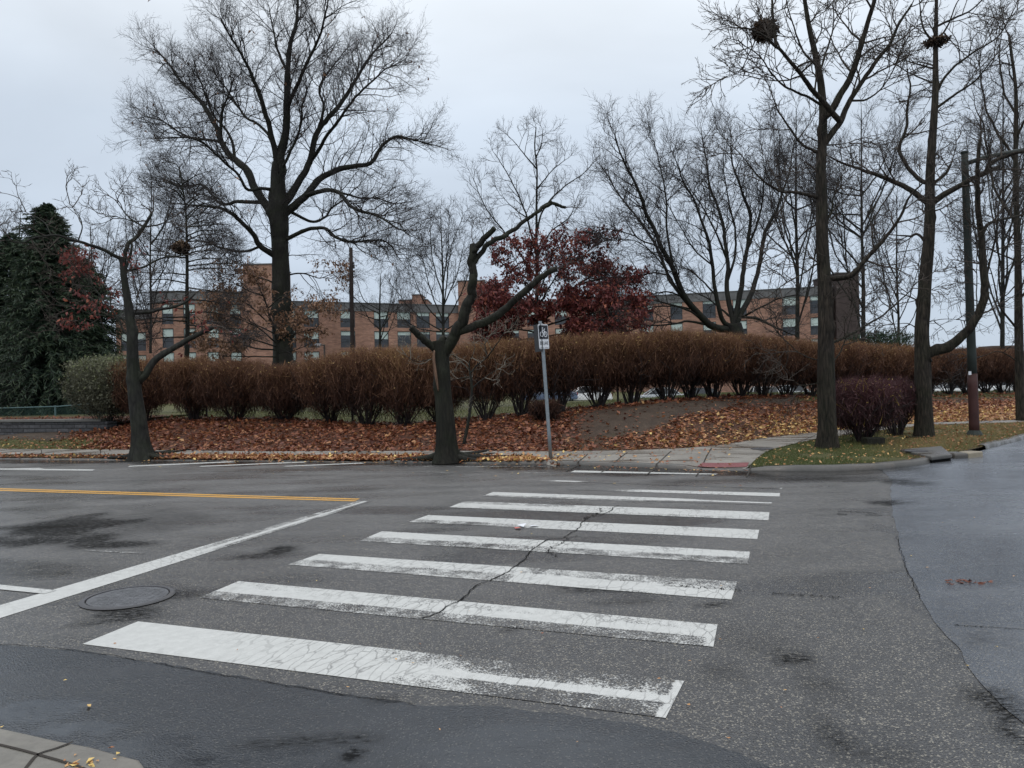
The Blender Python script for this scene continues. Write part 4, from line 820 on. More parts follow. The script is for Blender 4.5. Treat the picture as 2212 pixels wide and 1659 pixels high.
# sapling leaning behind it
sp = [([(1000, 968), (1008, 930), (1015, 891), (1019, 850), (1018, 820), (1015, 804)], 8, 5, .3), ([(1015, 806), (1014, 784), (1022, 765)], 4, 1.5), ([(1015, 806), (1035, 785), (1053, 771), (1075, 741), (1090, 715)], 4, 1.5), ([(1012, 800), (995, 780), (978, 766), (960, 752)], 3, 1.2), ([(1022, 838), (1035, 825), (1053, 811), (1075, 798)], 3, 1.2), ([(1016, 815), (990, 818), (970, 826)], 2.5, 1), ([(1053, 771), (1048, 740), (1055, 715)], 2.5, 1), ([(978, 766), (940, 775), (900, 780), (880, 770)], 2.5, 1)]
root, O0, lv, _ = tree('sapling', 'thin grey sapling forking just right of the lopped mossy tree', 17.3, sp, CF(2.6, .7, .4, .25, .14, n2=3, n3=3, n4=1, r=.011, wig=.3), 61, BARK_GREY, BARK_PALE, S=9)
# vase tree between the lamp pole and the lopped tree
t5 = [([(958, 740), (957, 680), (957, 620), (955, 545), (953, 500), (952, 470)], 7, 1.6, .8)]
for a, b, c in [((957, 690), (928, 620), (905, 530)), ((957, 680), (973, 545), (998, 470)), ((957, 700), (915, 650), (880, 560)), ((957, 705), (998, 630), (1020, 560)), ((957, 715), (900, 680), (850, 620)), ((956, 640), (935, 560), (930, 490)), ((956, 620), (968, 540), (970, 470)), ((957, 715), (1010, 680), (1040, 640)), ((957, 720), (905, 710), (860, 680)), ((957, 660), (985, 600), (1000, 540))]:
    t5.append(([a, b, c], 3.4, 1.2, 1.0))
tree('young_tree', 'slim bare vase shaped tree just left of the lopped mossy tree', 38, t5, CF(2.6, 1.2, .7, .45, .25, up=.5, wig=.12, n2=5, n3=4, n4=2, r=.018), 71, BARK_GREY, TWIG_DARK, S=8, spread=.8)
# tall open tree behind the red one
t6 = [([(1160, 740), (1160, 620), (1159, 533), (1159, 433), (1160, 367), (1155, 317), (1158, 275)], 9, 2, .7), ([(1159, 545), (1137, 467), (1121, 427), (1097, 377), (1068, 330)], 5, 1.5), ([(1158, 370), (1142, 345), (1114, 310), (1100, 295)], 3.4, 1.2), ([(1160, 405), (1194, 367), (1224, 343)], 3.4, 1.2), ([(1160, 500), (1175, 450), (1211, 410), (1257, 377), (1275, 360)], 5, 1.3), ([(1159, 600), (1104, 520), (1057, 460), (1027, 400), (1020, 385)], 5, 1.3), ([(1159, 560), (1190, 500), (1230, 470), (1250, 420)], 4, 1.2), ([(1159, 620), (1100, 580), (1060, 540), (1035, 480)], 4, 1.2), ([(1158, 340), (1170, 310), (1172, 285)], 3, 1), ([(1137, 467), (1110, 450), (1080, 420)], 3, 1)]
tree('bare_tree', 'tall open bare tree rising behind the red leaved one', 41, t6, CF(2.0, 1.5, .9, .5, .28, up=.4, wig=.17, n2=5, n3=4, n4=2, r=.024), 81, BARK_OAK, TWIG_DARK, S=8, spread=.7)
# red leaved tree
t7 = [([(1172, 752), (1168, 720), (1165, 690), (1160, 650)], 10, 5, .6)]
for a, b, c in [((1168, 715), (1110, 660), (1065, 620)), ((1165, 690), (1130, 600), (1105, 545)), ((1162, 660), (1165, 590), (1160, 525)), ((1163, 665), (1205, 590), (1240, 540)), ((1166, 690), (1240, 620), (1310, 580)), ((1168, 710), (1260, 680), (1350, 665)), ((1167, 700), (1230, 650), (1300, 640)), ((1170, 730), (1250, 720), (1330, 715)), ((1169, 725), (1110, 710), (1050, 700)), ((1200, 600), (1250, 560), (1300, 520)), ((1170, 735), (1120, 735), (1060, 740)), ((1165, 640), (1190, 560), (1200, 520)), ((1240, 620), (1280, 600), (1335, 610)), ((1170, 730), (1230, 735), (1290, 740)), ((1165, 680), (1100, 640), (1050, 660)), ((1250, 620), (1310, 600), (1365, 600)), ((1250, 650), (1320, 640), (1370, 655)), ((1240, 700), (1300, 690), (1365, 690))]:
    t7.append(([a, ((a[0] + b[0]) / 2, (a[1] + b[1]) / 2 - 3), b, c], 4.5, 1.3, 1.0))
root, O0, lv, _ = tree('red_leaved_tree', 'low spreading tree covered in dark red leaves', 33, t7, CF(4.6, 1.05, .6, .35, .2, up=0.02, wig=.2, n2=6, n3=4, n4=2, r=.02, flat=.4), 91, BARK_OAK, TWIG_DARK, S=8, spread=.9)
leaves_on(root, O0, lv, lambda x, y, P: np.clip(0.11 + 0.36 * sm((y - 600) / 80.0) * sm((1340 - x) / 120.0), 0, 1) * (0.25 + 1.1 * (fbm(P[:, 0] * 1.2, P[:, 2] * 2.6, 3) > 0.42)), 2, (0.11, 0.20), RED_LEAF, 12, hang=.45, lo=.1, hi=1.0)
# multi stemmed tree on the hedge
t8 = [([(1590, 740), (1588, 722), (1586, 710), (1584, 700)], 44, 36, 0), ([(1574, 716), (1546, 708), (1516, 690), (1481, 645), (1456, 583), (1433, 540), (1408, 490), (1393, 455), (1366, 388), (1346, 345), (1325, 290)], 17, 2.5), ([(1500, 665), (1456, 620), (1441, 595), (1426, 558), (1411, 520), (1368, 458), (1331, 408), (1300, 358)], 9, 2),
      ([(1582, 705), (1563, 695), (1548, 645), (1541, 570), (1528, 508), (1506, 445), (1476, 383), (1455, 330)], 11, 2), ([(1580, 705), (1573, 633), (1571, 533), (1556, 458), (1536, 408), (1528, 345), (1515, 285)], 12, 2), ([(1588, 705), (1601, 620), (1616, 533), (1621, 470), (1603, 408), (1586, 358), (1580, 290)], 13, 2), ([(1594, 705), (1628, 620), (1648, 545), (1659, 495), (1684, 445), (1705, 370), (1715, 300)], 13, 2),
      ([(1441, 598), (1410, 590), (1381, 595), (1331, 603), (1290, 620)], 4, 1.2), ([(1530, 700), (1490, 695), (1456, 700), (1393, 705), (1340, 720)], 6, 1.5), ([(1481, 640), (1440, 630), (1400, 640), (1350, 660)], 4, 1.2), ([(1546, 640), (1510, 600), (1480, 580), (1440, 590)], 4, 1.2), ([(1573, 600), (1590, 540), (1585, 480), (1570, 420), (1560, 330)], 6, 1.5), ([(1605, 690), (1640, 690), (1680, 710), (1720, 725)], 7, 2), ([(1560, 560), (1530, 470), (1500, 420), (1470, 370)], 5, 1.3), ([(1456, 583), (1440, 500), (1440, 430), (1420, 340), (1400, 265)], 6, 1.3), ([(1541, 570), (1500, 540), (1470, 490), (1440, 440)], 4, 1.3), ([(1616, 533), (1640, 470), (1650, 400), (1660, 330)], 6, 1.3), ([(1520, 692), (1480, 668), (1420, 650), (1340, 648)], 5, 1.3), ([(1500, 668), (1450, 660), (1390, 668), (1320, 690)], 4, 1.2), ([(1590, 690), (1560, 670), (1520, 640), (1470, 620)], 5, 1.3), ([(1600, 690), (1650, 660), (1700, 640), (1740, 640)], 5, 1.3), ([(1433, 540), (1390, 520), (1340, 500), (1280, 490)], 4, 1.2), ([(1476, 640), (1420, 560), (1370, 520), (1310, 520)], 4, 1.2)]
tree('multi_stem_tree', 'broad bare tree of many splayed stems rising over the hedge', 36, t8, CF(2.7, 2.0, 1.15, .7, .38, up=.34, wig=.16, n2=5, n3=5, n4=2, r=.026, a=(22, 58), tk=1.05), 101, BARK_OAK, TWIG_DARK, S=11, spread=.7)
# ginkgo street trees at the corner
t9 = [([(1787, 964), (1787, 930), (1786, 891), (1785, 816), (1784, 741), (1783, 645), (1779, 570), (1776, 500), (1775, 420), (1773, 370), (1775, 340), (1777, 283), (1778, 240), (1775, 200), (1771, 167), (1761, 117), (1748, 60), (1738, 0), (1728, -60)], 40, 6, 0.35),
      ([(1781, 318), (1805, 277), (1818, 260), (1835, 223), (1858, 187), (1891, 133), (1921, 93), (1941, 50), (1970, 10)], 14, 4), ([(1788, 258), (1795, 240), (1815, 203), (1838, 160), (1858, 103), (1875, 50), (1888, 0), (1897, -50)], 16, 7), ([(1818, 262), (1801, 247), (1768, 207), (1741, 173), (1708, 133), (1675, 97), (1655, 80), (1621, 63), (1596, 62)], 13, 3), ([(1676, 97), (1670, 43), (1667, 0), (1664, -30)], 7, 4, .6), ([(1770, 232), (1751, 213), (1715, 197), (1675, 170), (1641, 120), (1610, 100)], 6, 2), ([(1765, 335), (1735, 313), (1711, 283), (1686, 247), (1670, 215)], 7, 2.5), ([(1768, 428), (1728, 417), (1681, 410), (1635, 380), (1600, 330)], 8, 2),
      ([(1790, 603), (1834, 595), (1871, 560), (1909, 518), (1941, 476), (1966, 426), (1992, 394)], 13, 3, .8), ([(1794, 744), (1830, 726), (1859, 711), (1909, 678), (1946, 646), (1979, 614)], 6, 2), ([(1788, 490), (1795, 460), (1800, 430), (1804, 414)], 6, 2.5, .7), ([(1841, 220), (1870, 215), (1905, 190), (1930, 150)], 5, 1.5), ([(1770, 160), (1785, 110), (1800, 60), (1800, 10)], 5, 2), ([(1768, 145), (1735, 110), (1715, 60), (1700, 10)], 5, 2), ([(1775, 480), (1740, 500), (1700, 540), (1660, 560)], 4, 1.5, .8), ([(1777, 560), (1735, 590), (1700, 610), (1660, 640)], 4, 1.5, .8), ([(1783, 780), (1740, 770), (1700, 740), (1665, 700)], 3, 1, .8), ([(1783, 700), (1800, 650), (1815, 620), (1840, 600)], 3, 1, .7), ([(1785, 800), (1815, 760), (1835, 700), (1850, 640)], 3.4, 1, .8), ([(1783, 820), (1755, 830), (1725, 830), (1700, 800)], 2.6, 1, .8), ([(1735, 160), (1690, 175), (1640, 170)], 4, 1.3), ([(1640, 75), (1620, 110), (1600, 150), (1570, 165)], 3, 1.2), ([(1788, 320), (1810, 312), (1835, 308)], 4, 1.5, .5)]
GCF = CF(2.9, 1.2, .62, .34, .10, up=.15, wig=.17, n2=6, n3=3, n4=5, r=.022, a=(30, 75))
root, O0, lv, _ = tree('ginkgo_tree', 'ridged bare street tree with a leafy squirrel nest, before the corner hedge', 15.85, t9, GCF, 111, BARK_RIDGE, TWIG_BROWN, S=22, spread=.5, flare=.35, amp=.06, base_z=.14, tmin=.2, lob=6)
t10 = [([(1996, 940), (1996, 910), (1995, 866), (1993, 779), (1991, 716), (1994, 671), (1999, 596), (2006, 521), (2009, 446), (2009, 396), (2011, 346), (2013, 317), (2020, 217), (2021, 150), (2021, 100), (2022, 40), (2024, -50)], 36, 5, 0.35),
       ([(2012, 440), (2025, 430), (2059, 408), (2096, 388), (2125, 375), (2142, 350), (2180, 335), (2225, 325)], 14, 6, .8), ([(2120, 378), (2140, 368), (2155, 362)], 10, 9, 0), ([(2005, 440), (1990, 428), (1960, 405), (1925, 390), (1891, 377), (1835, 357), (1790, 338)], 14, 3, .7), ([(2008, 398), (1993, 392), (1975, 377), (1948, 340), (1945, 313), (1955, 280), (1963, 217), (1966, 187), (1960, 150)], 10, 3), ([(2012, 400), (2041, 377), (2054, 355)], 7, 5, .4), ([(2020, 205), (2041, 167), (2068, 140), (2108, 110), (2158, 77), (2192, 17)], 6, 2), ([(2017, 235), (2055, 210), (2108, 173), (2150, 120)], 6, 2),
       ([(1995, 770), (2016, 759), (2049, 749), (2084, 721), (2109, 691), (2121, 668), (2129, 633), (2125, 583), (2121, 520), (2115, 445), (2114, 395), (2113, 350), (2118, 300)], 22, 7, .45), ([(1986, 777), (1996, 776), (2010, 772)], 24, 21, 0), ([(2122, 508), (2134, 485), (2159, 475), (2215, 464)], 8, 4), ([(2132, 605), (2149, 520), (2156, 470), (2160, 420)], 5, 2), ([(2022, 92), (2045, 60), (2065, 10)], 5, 2), ([(2021, 95), (1995, 60), (1985, 0)], 5, 2), ([(2020, 150), (1985, 140), (1940, 125)], 5, 1.6), ([(2017, 180), (1970, 160), (1920, 130)], 4, 1.5), ([(2010, 460), (2035, 450), (2053, 438)], 4, 1.5, .6), ([(1998, 530), (1983, 507), (1965, 510), (1930, 508)], 7, 2, .6), ([(2108, 690), (2110, 620), (2110, 555)], 3, 1.3, .5), ([(2023, 60), (2060, 40), (2100, 20), (2140, -20)], 5, 2), ([(1994, 720), (1965, 700), (1930, 700)], 3, 1, .6), ([(1990, 700), (2030, 690), (2070, 690)], 2, 1, .6)]
root, O0, lv, _ = tree('ginkgo_tree', 'bare street tree with a low curved bough beside the painted pole', 17.9, t10, GCF, 121, BARK_RIDGE, TWIG_BROWN, S=20, spread=.45, flare=.25, amp=.05, base_z=.14, tmin=.2, lob=6)
t12 = [([(2206, 912), (2203, 820), (2201, 720), (2199, 570), (2196, 470), (2194, 345), (2195, 250), (2193, 180), (2180, 80)], 20, 5, .8), ([(2199, 720), (2160, 660), (2145, 600), (2130, 560)], 5, 1.5), ([(2198, 480), (2160, 430), (2140, 380), (2130, 300), (2110, 230)], 6, 2), ([(2195, 350), (2165, 300), (2140, 260), (2120, 180), (2115, 130)], 6, 2), ([(2195, 300), (2220, 250), (2260, 200)], 6, 2), ([(2199, 560), (2165, 550), (2120, 530), (2080, 525)], 4, 1.5), ([(2194, 250), (2170, 200), (2160, 130), (2165, 60)], 5, 1.5), ([(2200, 650), (2240, 600), (2280, 560)], 5, 2), ([(2199, 610), (2170, 640), (2130, 660)], 3, 1), ([(2200, 780), (2160, 760), (2120, 770)], 3, 1)]
tree('street_tree', 'slender bare street tree cut by the right edge of the photo', 22, t12, CF(1.8, 1.6, .9, .5, .25, up=.2, wig=.25, n2=5, n3=4, n4=2, r=.025), 131, BARK_RIDGE, TWIG_DARK, S=14, spread=.6, base_z=.14)
# bare trees behind the corner, and behind the spruces
def vase(px, py, top, wid, n, seed, tw=9):
    r = random.Random(seed); L = [([(px, py), (px + 1, py - (py - top) * .25), (px + r.uniform(-3, 3), py - (py - top) * .55), (px + r.uniform(-6, 6), top)], tw, 1.6, .8)]
    for k in range(n):
        a = r.uniform(.06, .66); s = r.choice([-1, 1]) * r.uniform(.35, 1); y0 = py - (py - top) * a; y2 = top + (py - top) * r.uniform(.02, .45)
        L.append(([(px, y0), (px + s * wid * r.uniform(.32, .6), y0 - (y0 - y2) * r.uniform(.3, .5)), (px + s * wid * r.uniform(.7, 1), y2)], tw * .42, 1.2, 1.0))
    return L
VC = CF(1.5, 1.7, 1.0, .6, .32, up=.42, wig=.13, n2=5, n3=5, n4=2, r=.024, a=(22, 56), tk=1.0)
for k, (px, py, top, wid, n, dep, lab) in enumerate([(1864, 760, 235, 165, 17, 34, 'bushy upright bare tree between the two ridged street trees'), (1722, 730, 240, 130, 13, 42, 'upright bare tree just left of the ridged nest tree, far back'), (2165, 770, 190, 110, 12, 38, 'bare tree crowding behind the painted pole at the far right'), (40, 760, 470, 90, 12, 40, 'sparse bare tree behind the spruces at the left edge'), (200, 740, 490, 70, 9, 44, 'thin upright bare tree right behind the spruces'), (325, 760, 395, 90, 14, 42, 'bare tree between the lopped left tree and the level branched one'), (1940, 770, 420, 90, 12, 46, 'distant bare tree just left of the curved bough tree'), (820, 760, 600, 70, 9, 48, 'low bare tree between the wooden pole and the vase shaped one')]):
    tree('bare_tree', lab, dep, vase(px, py, top, wid, n, 200 + k, 10 if k < 3 else 6), VC if k < 3 else CF(1.5, 1.3, .8, .5, .3, up=.45, wig=.13, n2=4, n3=4, n4=2, r=.016), 300 + k, BARK_GREY, TWIG_DARK, S=8, spread=.8)

# ------------------------------------------------------------------ nests
NESTM = make_leafy('nest_leaves', [(0, (.035, .024, .018)), (.5, (.13, .085, .055)), (1, (.36, .25, .14))], .7, .2)
def nest(vx, vy, d, rx, rz, label, n=900, sz=(.08, .15)):
    c = at(vx, vy, d); rg = np.random.default_rng(int(vx)); q = rg.normal(0, 1, (n, 3)); q /= np.linalg.norm(q, axis=1, keepdims=True); q *= rg.random((n, 1)) ** .4 * np.array([rx, rx, rz])
    V, F = leaf_quads(q, sz, rg, 0, .3); n2 = n // 4
    o = link('nest', fast_mesh('nest', V, [F], {'tint': np.repeat(np.clip(.25 + .45 * q[:, 2] / rz + rg.normal(0, .18, n), 0, 1), 4)}), NESTM, None, tuple(c))
    P, R = grow(q[:n2] * .9, rg.normal(0, 1, (n2, 3)) * [1, 1, .4], np.full(n2, rx * .9), 4, .3, (0, 0, 0), np.full(n2, .006), np.full(n2, .003), rg); v, f = sweep(P, R, 3)
    link('nest_sticks', fast_mesh('nest_sticks', v, [f]), TWIG_DARK, o); return tag(o, label, 'nest')
nest(1652, 66, 15.75, .24, .20, 'leafy squirrel nest high in the ridged tree on the upper right', 1400, (.06, .11)); nest(2023, 90, 17.9, .26, .09, 'flat twig nest in the fork of the curved bough tree', 500, (.05, .10)); nest(392, 535, 33.8, .36, .26, 'brown leaf nest in the level branched tree at the left', 900, (.1, .18))

# ------------------------------------------------------------------ spruces
def spruce(name, label, vx, d, base, vtop, rad, seed, n=900):
    rg = np.random.default_rng(seed); b = at(vx, 850, d); z0 = base; zt = at(vx, vtop, d)[2]; H = zt - z0
    root = thing(name, label, 'tree', (b[0], b[1], z0)); mb = MB(); zz = np.linspace(0, H, 14); mb.tube(np.c_[zz * 0, zz * 0, zz], .16 * (1 - zz / H * .96), 8); mb.build('trunk', BARK_OAK, root)
    h = np.sort(rg.random(n) ** 1.15) ; R = rad * (1 - h) ** 0.62 * rg.uniform(.7, 1.15, n) + .12; az = rg.uniform(0, 2 * math.pi, n)
    az_l = fbm(np.cos(az) * 1.5 + 4, h * 6 + np.sin(az) * 1.5, seed); R = R * (.35 + 1.25 * az_l)
    D = np.stack([np.cos(az), np.sin(az), np.full(n, -.05) + .5 * (h - .4)], 1); D /= np.linalg.norm(D, axis=1, keepdims=True); O = np.stack([h * 0, h * 0, h * H], 1)
    P, Rr = grow(O, D, R, 7, .07, (0, 0, -.42), np.full(n, .014), np.full(n, .004), rg); v, f = sweep(P, Rr, 3)
    O2, T2, R2, t2 = children(P, Rr, 34, .12, rg); D2 = offdir(T2, np.radians(rg.uniform(25, 60, len(O2))), rg, .35); L2 = .34 * (1.15 - .7 * t2) * rg.uniform(.6, 1.2, len(O2)) * np.minimum(1, np.repeat(R, 34) * .8 + .15)
    P2, R3 = grow(O2, D2, L2, 3, .12, (0, 0, -.45), np.full(len(O2), .030), np.full(len(O2), .010), rg)
    sd = np.cross(P2[:, -1] - P2[:, 0], rg.normal(0, 1, (len(O2), 3))); sd /= np.linalg.norm(sd, axis=1, keepdims=True) + 1e-9
    A = P2 + sd[:, None] * R3[..., None] * .55; B = P2 - sd[:, None] * R3[..., None] * .55; v2 = np.stack([A, B], 2).reshape(-1, 3); bq = (np.arange(len(O2))[:, None] * 3 + np.arange(2)[None]) * 2; f2 = np.stack([bq, bq + 1, bq + 3, bq + 2], -1).reshape(-1, 4)
    link('branches', fast_mesh('branches', v, [f]), TWIG_DARK, root)
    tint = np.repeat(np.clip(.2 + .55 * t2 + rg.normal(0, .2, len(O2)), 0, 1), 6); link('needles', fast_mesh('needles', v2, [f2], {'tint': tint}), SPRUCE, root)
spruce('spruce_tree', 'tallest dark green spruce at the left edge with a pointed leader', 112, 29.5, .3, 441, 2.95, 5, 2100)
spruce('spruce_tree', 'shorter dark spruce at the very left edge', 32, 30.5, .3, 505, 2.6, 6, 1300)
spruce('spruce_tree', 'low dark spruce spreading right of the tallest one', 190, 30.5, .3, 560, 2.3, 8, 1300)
def bushy(name, label, cat, vx, d, zbase, rx, ry, h, n, tw, mat, seed, stems=14, stem_mat=None, top=1.0, tlo=.0, thi=.9, leaf=None, low=.08, rnd=2.6, group=None, upb=1.0, twig_len=(.14, .34), yellow=0.0, skirt=.52, topn=.05, foot=.24):
    """a clipped or loose shrub: a fan of stems and a volume of fine twigs"""
    rg = np.random.default_rng(seed); c = at(vx, 850, d) if not isinstance(vx, tuple) else np.array(vx); root = thing(name, label, cat, (c[0], c[1], zbase), 0, group)
    az = rg.uniform(0, 2 * math.pi, stems); sp = rg.uniform(.15, .75, stems); D = np.stack([np.cos(az) * sp * rx, np.sin(az) * sp * ry, np.full(stems, h * .62)], 1); L = np.linalg.norm(D, axis=1); D /= L[:, None]
    O = np.stack([np.cos(az) * .14 * rg.random(stems), np.sin(az) * .14 * rg.random(stems), np.full(stems, -.05)], 1); P, R = grow(O, D, L * 1.05, 7, .10, (0, 0, .1), rg.uniform(.010, .02, stems), np.full(stems, .005), rg)
    v, f = sweep(P, R, 5); O2, T2, R2, t2 = children(P, R, 5, .25, rg); P2, R3 = grow(O2, offdir(T2, np.radians(rg.uniform(20, 55, len(O2))), rg), h * .35 * rg.uniform(.6, 1.2, len(O2)), 5, .15, (0, 0, .3), np.full(len(O2), .007), np.full(len(O2), .003), rg)
    v2, f2 = sweep(P2, R3, 3); link('stems', fast_mesh('stems', np.concatenate([v, v2]), [np.concatenate([f, f2 + len(v)])]), stem_mat or TWIG_DARK, root)
    m = int(n * 2.6); q = rg.uniform(-1, 1, (m, 3)); zf = (q[:, 2] + 1) / 2; zf = low + (1 - low) * zf
    pro = np.minimum(1, foot + (1.05 - foot) * sm((zf - low * .4) / skirt)) * np.where(zf > .86, 1 - .6 * ((zf - .86) / .14) ** 2, 1)
    rr = (np.abs(q[:, 0]) ** rnd + np.abs(q[:, 1]) ** rnd) ** (1 / rnd); lump = .66 + .62 * fbm(q[:, 0] * 2.4 + seed, q[:, 1] * 2.4 + zf * 4, seed); dens = np.minimum(1, .16 + 1.1 * sm((zf - .10) / .42))
    ok = (rr < pro * lump) & (rg.random(m) < dens); q, zf = q[ok][:n], zf[ok][:n]
    C = np.stack([q[:, 0] * rx, q[:, 1] * ry, zf * h * (1 + topn * 2 * (fbm(q[:, 0] * 3 + seed, q[:, 1] * 3, 9) - .5))], 1); M = len(C)
    out = C * np.array([1, 1, 0]); out /= np.linalg.norm(out, axis=1, keepdims=True) + .2
    dr = rg.normal(0, .55, (M, 3)) + out * .5 + np.array([0, 0, upb]); dr /= np.linalg.norm(dr, axis=1, keepdims=True); L = rg.uniform(*twig_len, M)[:, None]; sd = np.cross(dr, rg.normal(0, 1, (M, 3))); sd /= np.linalg.norm(sd, axis=1, keepdims=True) + 1e-9
    b0 = C - dr * L * .5; V = np.stack([b0 - sd * tw, b0 + sd * tw, b0 + dr * L], 1).reshape(-1, 3); V[:, 2] = np.minimum(V[:, 2], h * (1.0 + topn) + rg.random(len(V)) ** 5 * .30)
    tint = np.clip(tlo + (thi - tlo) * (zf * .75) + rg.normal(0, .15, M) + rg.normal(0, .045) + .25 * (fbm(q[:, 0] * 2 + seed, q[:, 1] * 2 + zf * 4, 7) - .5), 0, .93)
    if yellow: tint = np.where(rg.random(M) < yellow, .98, tint)
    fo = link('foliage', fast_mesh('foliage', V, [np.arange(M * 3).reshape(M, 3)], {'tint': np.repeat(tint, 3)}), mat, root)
    if leaf:
        nl, sz, lm = leaf; k = rg.integers(0, M, nl); V, F = leaf_quads(C[k] + rg.normal(0, .05, (nl, 3)), sz, rg, .1); V[:, 2] = np.minimum(V[:, 2], h * 1.05 + rg.random(len(V)) * .03)
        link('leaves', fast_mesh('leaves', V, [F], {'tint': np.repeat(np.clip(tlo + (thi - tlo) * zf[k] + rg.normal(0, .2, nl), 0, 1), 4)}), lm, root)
    return root
# ------------------------------------------------------------------ the clipped hedge, one shrub at a time
TOPS = [(100, 763), (280, 766), (330, 776), (500, 777), (600, 781), (650, 800), (690, 797), (720, 764), (800, 752), (880, 748), (940, 757), (1000, 748), (1060, 737), (1106, 733), (1200, 727), (1300, 721), (1400, 717), (1500, 716), (1600, 719), (1680, 731), (1760, 738), (1900, 745), (1960, 751), (2050, 751), (2212, 757), (2500, 764)]
tx = [p[0] for p in TOPS]; ty = [p[1] for p in TOPS]
ORD = ['first', 'second', 'third', 'fourth', 'fifth', 'sixth', 'seventh', 'eighth', 'ninth', 'tenth']
g = at(205, 850, 22.4)
bushy('privet_bush', 'rounded grey green clipped bush ending the hedge at the left', 'bush', 232, 22.3, .35, 1.0, 1.0, 2.2, 9000, .006, PRIVET, 401, leaf=(9000, (.04, .08), PRIVET), low=.02, tlo=.05, thi=.9, rnd=3.2, upb=.2)
HL = [(310, 1.0), (420, 1.0), (508, 1.05), (615, 1.1), (712, 1.0), (792, 1.0), (874, 1.05), (950, .95), (1048, 1.05), (1124, 1.0), (1205, 1.05), (1293, 1.1), (1365, .95), (1440, 1.1), (1492, .9), (1540, .95), (1600, 1.0), (1652, 1.0), (1700, 1.05), (1750, 1.05), (1795, 1.05), (1840, 1.05), (1880, 1.05), (1920, 1.05), (1960, 1.05), (2005, 1.05), (2050, 1.05), (2090, 1.05), (2130, 1.05), (2165, 1.05), (2200, 1.05), (2240, 1.1)]
cnt = {}
def hedge_label(vx):
    zones = [(640, 'from the hedge end at the left', 'left'), (905, 'between the hedge dip and the mossy lopped tree', 'mid'), (1190, 'between the mossy lopped tree and the bike lane sign', 'sign'), (1760, 'between the bike lane sign and the ridged nest tree', 'mound'), (1985, 'behind the purple bushes', 'purple'), (9999, 'right of the curved bough tree', 'far')]
    for lim, txt, key in zones:
        if vx < lim:
            n = cnt.get(key, 0); cnt[key] = n + 1
            return ('%s clipped russet hedge shrub %s' % (ORD[n], txt)) if n < 10 else 'last but %s clipped russet hedge shrub %s' % (['zero', 'one', 'two', 'three', 'four'][n - 10], txt)
# count the long zone so that its right-hand part is numbered from the other end
rh = random.Random(9)
zone_m = [q[0] for q in HL if 1190 <= q[0] < 1760]
for k, (vx, wsc) in enumerate(HL):
    d = at(vx, 850, 20); u = d[0] / d[1]; dep = HEDGE(u) + rh.uniform(-.22, .22) + .25; x = u * dep; zb = float(zsurf(x, dep)); vy = np.interp(vx, tx, ty); zt = at(vx, vy, dep)[2]; h = zt - zb + rh.uniform(-.06, .05)
    if vx in zone_m:
        i = zone_m.index(vx); j = len(zone_m) - 1 - i
        lab = '%s clipped russet hedge shrub right of the bike lane sign' % ORD[i] if i < 6 else '%s clipped russet hedge shrub left of the ridged nest tree' % ORD[j]
    else: lab = hedge_label(vx)
    far = dep > 25; dull = .75 if vx > 1960 else (.9 if vx < 700 else 1.0)
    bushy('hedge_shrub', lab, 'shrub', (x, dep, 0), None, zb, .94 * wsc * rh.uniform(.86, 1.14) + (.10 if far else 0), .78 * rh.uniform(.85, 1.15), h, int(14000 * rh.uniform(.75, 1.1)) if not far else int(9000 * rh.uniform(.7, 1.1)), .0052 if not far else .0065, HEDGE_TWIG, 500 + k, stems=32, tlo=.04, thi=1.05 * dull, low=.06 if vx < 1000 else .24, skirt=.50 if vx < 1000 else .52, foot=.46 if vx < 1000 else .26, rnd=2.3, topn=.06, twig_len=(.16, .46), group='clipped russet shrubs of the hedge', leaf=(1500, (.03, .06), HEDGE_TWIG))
# a few low dark undershrubs between the stems
bushy('barberry_bush', 'dark purple bush with yellow leaves beside the ridged nest tree', 'bush', 1862, 16.9, .14, .74, .66, 1.30, 11500, .0042, BARBERRY, 601, stems=50, low=.05, yellow=.012, leaf=(2400, (.03, .06), BARBERRY), thi=.88, rnd=2.0, skirt=.5, foot=.42, topn=.14, twig_len=(.18, .46))
bushy('barberry_bush', 'smaller dark purple bush behind and right of the yellow leaved one', 'bush', 1934, 18.3, .14, .5, .5, 1.26, 7000, .0042, BARBERRY, 602, stems=26, low=.08, yellow=.004, leaf=(1500, (.025, .05), BARBERRY), thi=.7, rnd=2.0, skirt=.7, topn=.12, twig_len=(.16, .4))
bushy('yew_bush', 'dark twiggy evergreen mass over the hedge at the right', 'bush', 1905, 40, -.4, 1.9, 1.5, 4.1, 6000, .02, SPRUCE, 603, stems=16, low=.1, twig_len=(.25, .5), rnd=2)
bushy('undershrub', 'low dark undershrub at the hedge foot behind the sign post', 'shrub', 1175, 18.7, float(zsurf(.8, 18.7)), .40, .36, .48, 2200, .006, HEDGE_TWIG, 604, low=.02, thi=.35, rnd=2)

